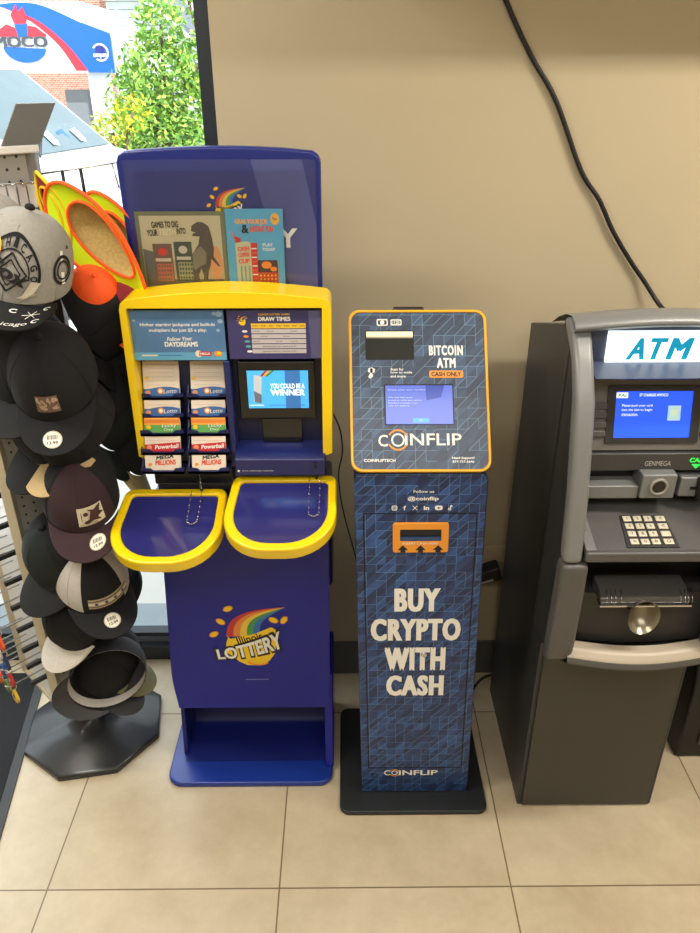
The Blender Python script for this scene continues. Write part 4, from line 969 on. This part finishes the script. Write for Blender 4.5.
fGREY = FB('grey', (150, 146, 138)); fBLK = FB('black', (15, 16, 19)); fCHAR = FB('charcoal', (27, 29, 31)); fMAR = FB('maroon', (52, 32, 36)); fRED = FB('red', (150, 34, 48)); fTAN = FB('tan', (186, 160, 116)); fWHT = FB('white', (206, 200, 190)); fOLV = FB('olive', (112, 110, 78)); fNAV = FB('navy', (22, 28, 44)); fDKG = FB('dark_green', (20, 28, 26)); fLAV = FB('lavender', (120, 128, 180)); fDKB = FB('darkgrey', (60, 60, 62)); fMESHW = FB('mesh_white', (190, 184, 176))
STW = mat('sticker_white', (232, 226, 208), .5); STY = mat('sticker_orange', (250, 170, 30), .5)
def curved_text(b, S, s, phi0, h0, r, a0, a1, hgt, mt, d=.0025):
    f_ = CrownFr(S, phi0, h0)
    for k, ch in enumerate(s):
        a = a0 + (a1 - a0) * k / max(1, len(s) - 1)
        b.text(f_, ch, r * math.cos(a), r * math.sin(a), hgt * .75, hgt, d, mt, a - PI / 2, .03)
def em_chicago(b, S):
    f_ = CrownFr(S, .06, .40)
    b.arc(f_, 0, 0, .050, .055, -.35, PI + .35, .002, fBLK, 30); b.arc(f_, 0, 0, .033, .0355, -.15, PI + .15, .002, fBLK, 26)
    curved_text(b, S, 'CHICAGO', .06, .40, .043, 2.3, -.1, .0125, fBLK)
    for r, w in ((.030, .0034), (.020, .0024)):
        D = [(-r, 0), (0, r), (r, 0), (0, -r)]
        for i in range(4):
            p, q = D[i], D[(i + 1) % 4]; b.tube([f_.pt(p[0] + (q[0] - p[0]) * k / 4, p[1] + (q[1] - p[1]) * k / 4, .002) for k in range(5)], w * .5, fBLK, 4)
    b.text(f_, 'Sox', 0, 0, .072, .024, .003, BLACK, -.3, .04, .3)
    b.flat(f_, [(.026, -.032), (.038, -.008), (.054, -.010), (.043, -.028), (.052, -.028), (.016, -.062), (.030, -.038), (.016, -.038)], .005, mat('bolt_silver', (200, 192, 170), .4))
def em_side(b, S):
    g_ = CrownFr(S, 1.2, .42)
    for r in (.024, .016): b.arc(g_, 0, 0, r * .8, r, 0, 2 * PI, .002, fBLK, 20)
    b.flat(g_, [(-.004, -.024), (.004, -.024), (.006, .03), (-.002, .03)], .0025, WHITE)
def em_eyelet(ph): return lambda b, S: b.disc(CrownFr(S, ph, .66), 0, 0, .003, .003, .002, fBLK, 10)
def em_sticker(b, S):
    k_ = CrownFr(S, -.38, .60)
    b.disc(k_, 0, 0, .018, .018, .0045, STY, 22)
    for k in range(5): b.rect(k_, -.010, .010, .008 - k * .0045, .010 - k * .0045, .005, mat('sticker_orange_dark', (170, 90, 20), .5))
def bd_chicago(b, f_):
    f2 = lambda u, v: (u, v)
    class BF:
        def pt(s, x, y, d=0): return f_.pt(.25 + x / .085, .5 - y / .07, d + .0012)
    g = BF()
    b.text(g, 'Chicago', .0, -.022, .05, .012, 0, WHITE, 0, 0, .2)
    for (x, y, r) in ((.0, .015, 0), (.046, .018, -.6), (.034, -.018, -.4)): b.text(g, 'C', x, y, .010, .011, 0, WHITE, r, .03)
    for k in range(6):
        a = k * PI / 3; b.tube([g.pt(.026, .004, 0), g.pt(.026 + .012 * math.cos(a), .004 + .012 * math.sin(a), 0)], .0006, WHITE, 4)
def em_patch(c1, c2, w, h, phi=0.0, hh=.38):
    def e(b, S):
        f_ = CrownFr(S, phi, hh); n_ = 8
        for i in range(n_): b.flat(f_, [(-w / 2 + w * i / n_, -h / 2), (-w / 2 + w * (i + 1) / n_, -h / 2), (-w / 2 + w * (i + 1) / n_, h / 2), (-w / 2 + w * i / n_, h / 2)], .0022, c1)
        rnd = random.Random(int(w * 1e4))
        for k in range(16):
            x, y = rnd.uniform(-w * .4, w * .4), rnd.uniform(-h * .38, h * .38); b.disc(f_, x, y, rnd.uniform(.08, .16) * w, rnd.uniform(.05, .12) * h, .003 + k * .00003, c2, 7, rnd.uniform(0, 3))
    return e
def em_bird(b, S):
    f_ = CrownFr(S, .25, .36); w, h = .062, .046; n_ = 8
    for i in range(n_): b.flat(f_, [(-w / 2 + w * i / n_, -h / 2), (-w / 2 + w * (i + 1) / n_, -h / 2), (-w / 2 + w * (i + 1) / n_, h / 2), (-w / 2 + w * i / n_, h / 2)], .0022, mat('patch_cream', (214, 204, 176), .7))
    D = mat('patch_brown', (66, 40, 34), .7)
    b.flat(f_, [(-.02, -.012), (-.006, -.006), (.0, .012), (-.008, .018), (.008, .014), (.028, .022), (.02, .006), (.03, .0), (.014, -.006), (.022, -.018), (.004, -.012), (-.012, -.018)], .003, D)
    b.text(f_, 'OUTDOORS', -.008, -.018, .04, .006, .0032, D); b.disc(f_, -.012, .008, .006, .005, .003, D, 8)
def em_flag(b, S):
    f_ = CrownFr(S, .15, .26); w, h = .11, .028; n_ = 12
    for i in range(n_):
        x0, x1 = -w / 2 + w * i / n_, -w / 2 + w * (i + 1) / n_
        for (a, c, mt) in ((-.5, .5, mat('flag_tan', (196, 176, 136), .8)), (-.38, -.22, mat('flag_grey', (120, 112, 100), .8)), (.22, .38, mat('flag_grey', (120, 112, 100), .8)), (-.12, .12, mat('flag_cream', (226, 214, 188), .8))):
            b.flat(f_, [(x0, a * h), (x1, a * h), (x1, c * h), (x0, c * h)], .002 + (.0004 if mt.name != 'flag_tan' else 0), mt)
    for k in range(4):
        cx = -.036 + k * .024; b.flat(f_, [(cx + (.006 if i % 2 == 0 else .0028) * math.cos(i * PI / 6), (.006 if i % 2 == 0 else .0028) * math.sin(i * PI / 6)) for i in range(12)], .003, mat('star_navy', (50, 58, 90), .7))
R_ = math.radians
CN = frR.N
def at(u, z, d): return tuple(frR.pt(WF * .5 + u, z, d))
# 1 grey
cap('grey cap with Chicago ring emblem and lightning bolt, black brim, top of the rack', (-.478, .305, 1.535), R_(4), R_(13), R_(20), fGREY, fGREY, fBLK, fRED, fBLK, 1.15, [('emblem', em_chicago), ('side_emblem', em_side), ('crown_sticker', em_sticker)] + [('eyelet', em_eyelet(p)) for p in (.52, -.52, 1.5)], bd_chicago, None, flatbrim=.3)
cap('dark cap mostly hidden behind the grey Chicago cap', (-.56, .36, 1.56), R_(-30), R_(16), R_(0), fNAV, fGREY, fBLK, fRED, fBLK, 1.12, flatbrim=.3)
# 2 black with camo patch
cap('plain black cap with a camouflage patch, below the grey Chicago cap', (-.458, .32, 1.305), R_(10), R_(37), R_(0), fBLK, fBLK, fBLK, fBLK, fBLK, 1.10, em_patch(mat('patch_brown2', (120, 92, 74), .8), mat('patch_pale', (188, 160, 138), .8), .046, .036), None, (-.02, .55, .018, STW), flatbrim=.4)
cap('black cap nested behind the camouflage patch cap', (-.53, .375, 1.325), R_(-5), R_(34), R_(0), fCHAR, fBLK, fCHAR, fBLK, fBLK, 1.16)
# 3 maroon
cap('dark maroon cap with cream patch and price sticker, middle of the rack', (-.455, .33, 1.00), R_(18), R_(26), R_(0), fMAR, fBLK, fMAR, fRED, fBLK, 1.06, em_bird, None, (.25, .45, .019, STW), flatbrim=.45)
cap('black cap with tan brim nested behind the maroon cap', (-.445, .362, 1.17), R_(-34), R_(38), R_(6), fBLK, fBLK, fTAN, fTAN, fBLK, 1.10)
cap('plain black cap at the back of the stack behind the maroon cap', (-.488, .385, 1.17), R_(-40), R_(38), R_(8), fBLK, fBLK, fBLK, fBLK, fBLK, 1.16)
# 4 flag
cap('black cap with a tan star flag stripe, white rear panel and price sticker', (-.470, .335, .755), R_(34), R_(22), R_(-4), fBLK, fMESHW, fBLK, fRED, fBLK, 1.06, em_flag, None, (.0, .4, .019, STW), flatbrim=.45, panel=.62)
cap('charcoal cap nested behind the star flag cap', (-.525, .37, .82), R_(-36), R_(38), R_(10), fDKG, fBLK, fCHAR, fBLK, fBLK, 1.12)
cap('black cap with white brim hanging below the star flag cap', (-.53, .375, .605), R_(-40), R_(40), R_(10), fBLK, fBLK, fWHT, fCHAR, fBLK, 1.0)
# 5 bottom, opening toward us
cap('black cap with white sweatband hanging with its open back toward us, bottom of the rack', (-.488, .345, .405), 0, 0, 0, fBLK, fDKB, fBLK, fDKB, fBLK, 1.12, None, None, None, sweat=fWHT, strap=fCHAR, axes=((-.85, -.25, -.40), (-.40, .85, -.1)), brim_len=.042)
# caps on the far right side of the rack
DN_ = ((.45, -.30, -.85), (.75, .10, .45))
for x, y, z, f_, b_, lb in ((-.43, .50, 1.385, fBLK, fBLK, 'black cap hanging high on the right side of the rack under the safety hats'),
                            (-.425, .555, 1.27, fBLK, fNAV, 'black cap hanging in the middle of the right side of the rack'),
                            (-.44, .475, 1.16, fDKG, fDKG, 'dark green cap low in the right side column of caps')):
    cap(lb, (x, y, z), 0, 0, 0, f_, fBLK, b_, fBLK, fBLK, 1.12, axes=DN_)
GOLDB = mat('gold_pattern_fabric', (176, 160, 116), .8, noise=.6, nscale=90)
for x, y, z, m_, lb in ((-.395, .515, 1.055, GOLDB, 'cap with gold and white patterned brim beside the maroon cap'), (-.515, .50, .60, fDKG, 'black cap with green brim edge at the right of the star flag cap'), (-.525, .47, .375, fOLV, 'cap with olive brim sticking out low at the right of the rack'), (-.545, .445, .345, fDKB, 'cap with grey brim tip below the olive brim, lowest at the right of the rack')):
    cap(lb, (x, y, z), 0, 0, 0, fBLK, fBLK, m_, m_, fBLK, .98, axes=((.85, -.28, -.45), (.35, -.1, .8)) if m_ is fOLV else ((.75, -.35, -.55), (.4, -.1, .8)) if m_ is fDKB else DN_)

# ------------------------------------------------------------------ hi-vis sun hats
NEON = mat('neon_yellow', (206, 232, 20), .7, emit=.1); NORG = mat('neon_orange', (250, 92, 30), .7, emit=.1); MESHT = mat('tan_mesh', (186, 160, 96), .8, noise=.4, nscale=160); DRED = mat('dark_red_fabric', (140, 36, 44), .8)
def sunhat(label, c, Ld, Wd, rl, rw, brim, trim, crown, depth, fold=0, off=0):
    """leaf shaped folded hat: long axis Ld, short axis Wd"""
    L_ = V3(Ld).normalized(); W_ = V3(Wd); W_ = (W_ - L_ * W_.dot(L_)).normalized(); N_ = L_.cross(W_).normalized()
    o = thing('sun_hat', label, 'hat', c, 'hi-vis hats hanging beside the rack'); c = V3(c)
    def P(a, r, d):
        ca, sa = math.cos(a), math.sin(a)
        return c + L_ * (ca * rl * r) + W_ * (sa * rw * r * (1 - .25 * ca) + (1 - r) * off) + N_ * (d + fold * (sa * r) ** 2)
    wv = lambda a: .006 * math.sin(3 * a)
    b = MB(); b.grid(44, 6, lambda u, v: P(2 * PI * u, 1 - .36 * v, wv(2 * PI * u) * (1 - v)), brim, cu=True); b.build('brim', o)
    b = MB(); b.tube([P(2 * PI * k / 44, 1, wv(2 * PI * k / 44)) for k in range(45)], .0042, trim, 7); b.tube([P(2 * PI * k / 44, .64, .003) for k in range(45)], .0034, trim, 6); b.build('hat_trim', o)
    b = MB(); b.grid(32, 8, lambda u, v: P(2 * PI * u, .64 * math.cos(v * PI / 2), depth * math.sin(v * PI / 2)), crown, cu=True); b.build('crown', o)
    return o
LDI = (.53, .06, -.80)
sunhat('neon yellow mesh sun hat with orange trim, frontmost beside the rack', (-.362, .465, 1.565), LDI, (.76, -.36, .49), .150, .075, NEON, NORG, MESHT, -.03, .015, .045)
sunhat('second neon yellow sun hat showing behind the front one', (-.325, .53, 1.55), (.45, .05, -.85), (.70, -.40, .46), .13, .065, NEON, NORG, MESHT, -.03, .01)
sunhat('dark red sun hat with yellow edge, closest to the rack post', (-.455, .485, 1.63), (.26, .05, -.95), (.70, -.60, .2), .085, .036, DRED, YELP, DRED, -.02, .0)
cap('neon orange cap with yellow brim edge hanging below the neon sun hats', (-.398, .50, 1.44), 0, 0, 0, NORG, NORG, NORG, NEON, NORG, .72, group='hi-vis hats hanging beside the rack', name='safety_cap', panel=2.2, axes=((.25, -.55, -.75), (.25, -.65, .6)))
cap('red cap whose orange brim points down behind the lottery kiosk edge', (-.36, .52, 1.40), 0, 0, 0, DRED, DRED, NORG, NORG, NORG, .8, group='hi-vis hats hanging beside the rack', name='safety_cap', axes=((.65, -.35, -.65), (.4, -.2, .7)))

# ------------------------------------------------------------------ outside
GND = mat('sunlit_concrete', (205, 203, 196), .9, noise=.08, nscale=3)
struct(quick('pavement', lambda b: b.box(fl, -40, 40, YG + .06, 60, -.3, -.1, GND)))
struct(quick('curb_1', lambda b: b.box(fl, -40, WX + 3, YG + .06, YG + .30, -.1, .0, mat('curb_shaded_concrete', (150, 162, 168), .85, noise=.1, nscale=5))))  # bluish tint puts the shade beside the building into the curb colour
# van
VW = mat('van_white', (225, 228, 230), .3, coat=.4); VG = mat('van_glass', (70, 96, 104), .08, coat=.6, noise=.3, nscale=2.5); VT = mat('van_tyre', (24, 24, 25), .8); VB = mat('van_black', (46, 50, 54), .5)
VAN = thing('white_van', 'white cargo van parked outside the window', 'van', (-3.56, 6.72, -.1), rot=(0, 0, R_(-12)))
prof = [(-3.2, .35), (-3.2, 1.9), (-3.0, 2.2), (-.1, 2.22), (.2, 2.12), (1.12, 1.36), (1.85, 1.2), (2.0, 1.1), (2.05, .75), (2.05, .35)]
def hw(z): return .98 if z < 1.3 else .98 - (z - 1.3) * .13
b = MB(); n = len(prof)
Lf = [b.add((x, -hw(z), z)) for x, z in prof]; Rt = [b.add((x, hw(z), z)) for x, z in prof]
b.face(Lf, VW); b.face(Rt[::-1], VW)
for i in range(n): j = (i + 1) % n; b.face((Lf[j], Lf[i], Rt[i], Rt[j]), VW)
b.build('body', VAN, local=True, bevel=.06, seg=4, recalc=True)
def lerp(a, c, t): return V3(a) + (V3(c) - V3(a)) * t
A0, A1 = V3((.2, 0, 2.12)), V3((1.12, 0, 1.36)); nn = V3((.76, 0, .92)).normalized()
b = MB(); q = []
for (t, s) in ((.06, -.88), (.97, -.90), (.97, .90), (.06, .88)):
    p = lerp(A0, A1, t); q.append(p + V3((0, s * hw(p.z), 0)) + nn * .012)
b.poly(q, VG); b.build('windshield', VAN, local=True)
b = MB()
p = lerp(A0, A1, .93) + nn * .02
for k in range(5): b.poly([p + V3((-.02 - .05 * (k % 2), -.6 + k * .25, .02)), p + V3((-.02, -.45 + k * .25, .0)), p + V3((-.16, -.45 + k * .25, .135)), p + V3((-.14, -.58 + k * .25, .12))], BLUP if k % 2 else mat('van_paper', (190, 200, 205), .5))
b.build('dashboard_papers', VAN, local=True)
for sgn in (-1, 1):
    b = MB(); P = [(-.75, 1.3), (.92, 1.3), (.70, 1.5), (.12, 1.98), (-.75, 1.98)]
    b.poly([V3((x, sgn * (hw(z) + .012), z)) for x, z in P], VG); b.build('side_window', VAN, local=True)
    b = MB(); b.tube([V3((.28, sgn * (hw(1.3) + .02), 1.3)), V3((.28, sgn * (hw(1.86) + .015), 1.86))], .02, VW, 6); b.build('window_pillar', VAN, local=True)
    if sgn < 0: b = MB(); b.box(Fr((.55, sgn * 1.12, 1.45), (0, 1, 0), (0, 0, 1)), -.11, .11, 0, .32, -.07, .07, VB); b.build('door_mirror', VAN, local=True, bevel=.03)
    for x in (1.2, -2.2):
        b = MB(); b.lathe(Fr((x, sgn * .80, .34), (1, 0, 0), (0, 0, 1)), [(.05, -.12), (.34, -.12), (.36, 0), (.34, .12), (.05, .12)], VT, 24); b.build('wheel', VAN, local=True)
    b = MB(); b.poly([V3((2.03, sgn * .6, .85)), V3((2.03, sgn * .95, .85)), V3((1.85, sgn * .985, 1.15)), V3((1.98, sgn * .65, 1.15))], mat('van_headlight', (225, 230, 235), .1, coat=.8)); b.build('headlight', VAN, local=True)
b = MB(); b.box(Fr((2.05, 0, 0), (0, 1, 0), (0, 0, 1)), -.9, .9, .35, .62, -.03, .05, VB); b.build('bumper', VAN, local=True, bevel=.02)
b = MB(); b.tube([A1 + nn * .03 + V3((0, -.5, 0)), A1 + nn * .03 + V3((-.3, .1, .25))], .012, VB, 6); b.build('wiper', VAN, local=True)
# parked car
CAR = thing('parked_car', 'pale silver car parked behind the white van', 'car', (-2.6, 13.2, -.1), rot=(0, 0, R_(-12)))
cs = mat('car_silver', (190, 196, 200), .3, coat=.4)
b = MB(); pr = [(-2.1, .3), (-2.15, .8), (-1.9, 1.0), (-1.3, 1.08), (-.7, 1.45), (.4, 1.45), (1.1, 1.05), (2.0, .9), (2.15, .6), (2.1, .3)]
Lf = [b.add((x, -.85 + max(0, z - 1) * .35, z)) for x, z in pr]; Rt = [b.add((x, .85 - max(0, z - 1) * .35, z)) for x, z in pr]
b.face(Lf, cs); b.face(Rt[::-1], cs)
for i in range(len(pr)): j = (i + 1) % len(pr); b.face((Lf[j], Lf[i], Rt[i], Rt[j]), cs)
b.build('body', CAR, local=True, bevel=.05, seg=3, recalc=True)
b = MB()
for s in (-1, 1): b.poly([V3((x, s * (.86 - max(0, z - 1) * .35), z)) for x, z in ((-1.1, 1.08), (.95, 1.08), (.38, 1.4), (-.66, 1.4))], VG)
b.build('window_glass', CAR, local=True)
for x in (-1.35, 1.35):
    for s in (-1, 1): b = MB(); b.lathe(Fr((x, s * .78, .31), (1, 0, 0), (0, 0, 1)), [(.05, -.1), (.31, -.1), (.31, .1), (.05, .1)], VT, 18); b.build('wheel', CAR, local=True)
# fuel canopy
CAN = thing('fuel_canopy', 'white blue and red curved fuel station canopy fascia outside', 'canopy', (-4.2, 12, -.1))
CBL = mat('canopy_blue', (20, 96, 205), .4); CRD = mat('canopy_red', (232, 50, 66), .4); CWH = mat('canopy_white', (232, 234, 236), .4); CGY = mat('canopy_grey', (190, 196, 202), .4)
fcn = Fr((0, 12, 0))
b = MB(); b.box(fcn, -9, -3.83, 2.0, 2.95, -2, 0, CWH)
b.build('fascia_body', CAN)
b = MB()
def arcpts(pts, n=10):
    out = []
    for q in smooth_path([(x, 0, z) for x, z in pts], n): out.append((q.x, q.z))
    return out
topc = arcpts([(-5.1, 2.90), (-4.7, 2.93), (-4.35, 2.88), (-3.82, 2.66)], 6); redt = arcpts([(-5.0, 2.87), (-4.5, 2.70), (-4.1, 2.38), (-3.83, 2.02)], 6); redb = arcpts([(-4.95, 2.86), (-4.56, 2.66), (-4.22, 2.36), (-4.01, 2.02)], 6); gry = arcpts([(-4.85, 2.80), (-4.6, 2.62), (-4.35, 2.33), (-4.2, 2.02)], 6)
b.flat(fcn, topc + [(-3.83, 2.02)] + redt[::-1], .01, CBL); b.flat(fcn, redt + redb[::-1], .012, CRD); b.flat(fcn, redb + gry[::-1], .011, CGY); b.build('colour_stripes', CAN)
b = MB(); f2 = Fr((-3.83, 12, 0), (.97, .25, 0), (0, 0, 1)); b.prism(f2, [(0, 2.0), (.40, 1.99), (.40, 2.53), (.0, 2.67)], -1.5, .01, CBL)
b.arc(f2, .22, 2.27, .10, .125, -2.2, 2.6, .02, CWH, 16); b.disc(f2, .22, 2.29, .07, .1, .018, mat('canopy_darkblue', (40, 50, 130), .4), 16); b.text(f2, 'ampm', .21, 2.22, .2, .07, .03, CWH, 0, .03); b.build('blue_end', CAN)
b = MB()
lc = (-4.75, 2.45)
b.flat(fcn, [(lc[0] - .38, lc[1] + .03), (lc[0] - .36, lc[1] + .12), (lc[0] - .22, lc[1] + .20), (lc[0] - .1, lc[1] + .15), (lc[0], lc[1] + .17), (lc[0] + .1, lc[1] + .18), (lc[0] + .22, lc[1] + .16), (lc[0] + .36, lc[1] + .06), (lc[0] + .36, lc[1] + .03)], .02, CRD)
b.disc(fcn, lc[0] + .0, lc[1] - .1, .33, .22, .02, CBL, 20, 0, PI, 2 * PI); b.flat(fcn, [(lc[0] - .07, lc[1] + .03), (lc[0] + .07, lc[1] + .03), (lc[0] + .10, lc[1] + .2), (lc[0] - .1, lc[1] + .2)], .022, CBL)
b.flat(fcn, [(lc[0] - .09, lc[1] + .2), (lc[0] - .13, lc[1] + .32), (lc[0] - .02, lc[1] + .46), (lc[0] - .01, lc[1] + .36), (lc[0] + .07, lc[1] + .42), (lc[0] + .12, lc[1] + .28), (lc[0] + .07, lc[1] + .2)], .022, CRD)
b.text(fcn, 'AMOCO', lc[0] - .14, lc[1] - .035, 1.02, .15, .03, mat('canopy_text', (70, 74, 84), .5), 0, .045); b.build('oval_torch_sign', CAN)
b = MB(); b.box(fcn, -3.88, -3.62, -.1, 2.0, -.5, -.1, CWH); b.build('support_post', CAN)
b = MB(); b.box(fcn, -4.35, -3.98, 1.05, 1.75, -.7, -.3, mat('pump_grey', (120, 124, 130), .5)); b.build('pump_panel', CAN)
# house
HO = thing('brick_house', 'brick and grey siding house with dark roof across the lot', 'house', (-6, 20, -.1))
BR = brick_mat(); SD = siding_mat(); RF = mat('roof_shingle', (104, 112, 122), .9, noise=.2, nscale=6)
b = MB(); b.box(fcn, -14, -5.6, -.1, 6.0, -12, -8, BR); b.build('brick_wall', HO)
b = MB(); b.prism(fcn, [(-5.6, -.1), (-3.9, -.1), (-3.9, 3.05), (-5.6, 4.4)], -12, -8, SD); b.build('siding_wall', HO)
b = MB(); b.prism(fcn, [(-5.9, 4.6), (-3.6, 2.86), (-3.6, 3.02), (-5.4, 4.9), (-5.9, 5.2)], -12.3, -7.7, RF); b.box(fcn, -5.65, -5.3, 3.6, 3.85, -8, -7.85, CWH); b.build('sloped_roof', HO)
b = MB(); b.prism(fcn, [(-5.9, 4.52), (-3.6, 2.78), (-3.6, 2.88), (-5.9, 4.62)], -7.9, -7.66, CWH); b.build('fascia_board', HO)
# trees and shrubs
LEAF = [mat('leaf_%d' % i, c, .7) for i, c in enumerate(((124, 172, 70), (150, 196, 84), (186, 208, 96), (98, 150, 66)))]
LEAFY = [mat('leafy_%d' % i, c, .7) for i, c in enumerate(((196, 200, 40), (222, 210, 60), (150, 186, 60), (120, 170, 60)))]
def tree(name, label, base, blobs, nleaf, ls, pal, trunk=True, cat='tree'):
    o = thing(name, label, cat, base); base = V3(base)
    b = MB(); rnd = random.Random(len(label))
    tot = sum(r ** 2 for _, r in blobs)
    for c, r in blobs:
        c = V3(c)
        for k in range(int(nleaf * r * r / tot)):
            d = V3((rnd.gauss(0, 1), rnd.gauss(0, 1), rnd.gauss(0, 1))).normalized() * r * rnd.uniform(.55, 1.05)
            p = base + c + d; t = V3((rnd.uniform(-1, 1), rnd.uniform(-1, 1), rnd.uniform(-1, 1))).normalized(); s_ = t.cross(V3((rnd.uniform(-1, 1), rnd.uniform(-1, 1), 1))).normalized(); l = ls * rnd.uniform(.6, 1.3)
            b.poly([p - t * l, p + s_ * l * .45, p + t * l, p - s_ * l * .45], rnd.choice(pal))
    b.build('foliage', o)
    if trunk:
        b = MB(); top = base + V3(blobs[0][0]); b.tube([base, base + (top - base) * .5 + V3((.05, 0, 0)), top], [.12, .09, .04], mat('bark', (110, 92, 74), .9), 8)
        for c, r in blobs[1:]: b.tube([base + (top - base) * .5, base + V3(c)], [.05, .02], mat('bark', (110, 92, 74), .9), 6)
        b.build('trunk', o)
    return o
tree('leafy_tree', 'bright green leafy tree outside the window beside the house', (-2.55, 11.2, -.1), [((0, 0, 2.0), .62), ((-.35, .1, 1.75), .5), ((.3, 0, 1.6), .5), ((-.1, -.1, 1.3), .55), ((.35, .1, 1.15), .42), ((-.5, 0, 1.2), .4), ((.6, 0, 2.2), .42), ((.1, 0, 2.7), .38)], 6800, .055, LEAF)
tree('yellow_shrub', 'yellow green shrub in front of the leafy tree outside', (-3.0, 9.9, -.1), [((0, 0, 1.35), .30), ((.3, .1, 1.6), .26), ((-.25, 0, 1.1), .26), ((.1, 0, .8), .35)], 1500, .045, LEAFY, cat='shrub')
tree('thin_tree', 'tall thin pale tree behind the leafy tree outside', (-2.2, 14.5, -.1), [((0, 0, 3.2), .55), ((.2, 0, 2.6), .5), ((-.5, 0, 3.6), .45), ((.45, 0, 3.5), .5), ((.5, 0, 2.0), .4)], 1500, .06, LEAF)

# ------------------------------------------------------------------ light
w = bpy.data.worlds.new('world'); SC.world = w; w.use_nodes = True; nt = w.node_tree
bg = nt.nodes['Background']; bg.inputs[0].default_value = (.86, .94, 1, 1); bg.inputs[1].default_value = 2.2
sun = bpy.data.lights.new('sun', 'SUN'); sun.energy = 6.5; sun.angle = .01; so = bpy.data.objects.new('sun', sun); COL.objects.link(so)
so.rotation_euler = V3((-.35, .55, -.80)).to_track_quat('-Z', 'Y').to_euler()
def area(name, loc, rot, sx, sy, e, col=(1, .93, .82)):
    l = bpy.data.lights.new(name, 'AREA'); l.shape = 'RECTANGLE'; l.size = sx; l.size_y = sy; l.energy = e; l.color = col
    o = bpy.data.objects.new(name, l); COL.objects.link(o); o.location = loc; o.rotation_euler = rot; return o
area('ceiling_light', (1.7, -.25, CZ - .02), (0, 0, 0), 1.0, .14, 40)
area('ceiling_light', (-1.1, -.3, CZ - .02), (0, 0, 0), 1.0, .2, 30)
area('ceiling_light', (.3, -1.5, CZ - .02), (0, 0, 0), 2.6, .8, 38, (1, .97, .94))
area('daylight', (-1.6, YG - .06, 1.5), (-PI / 2, 0, 0), 2.4, 2.2, 40, (.84, .93, 1))
SC.view_settings.view_transform = 'Standard'; SC.view_settings.look = 'None'; SC.view_settings.exposure = 0
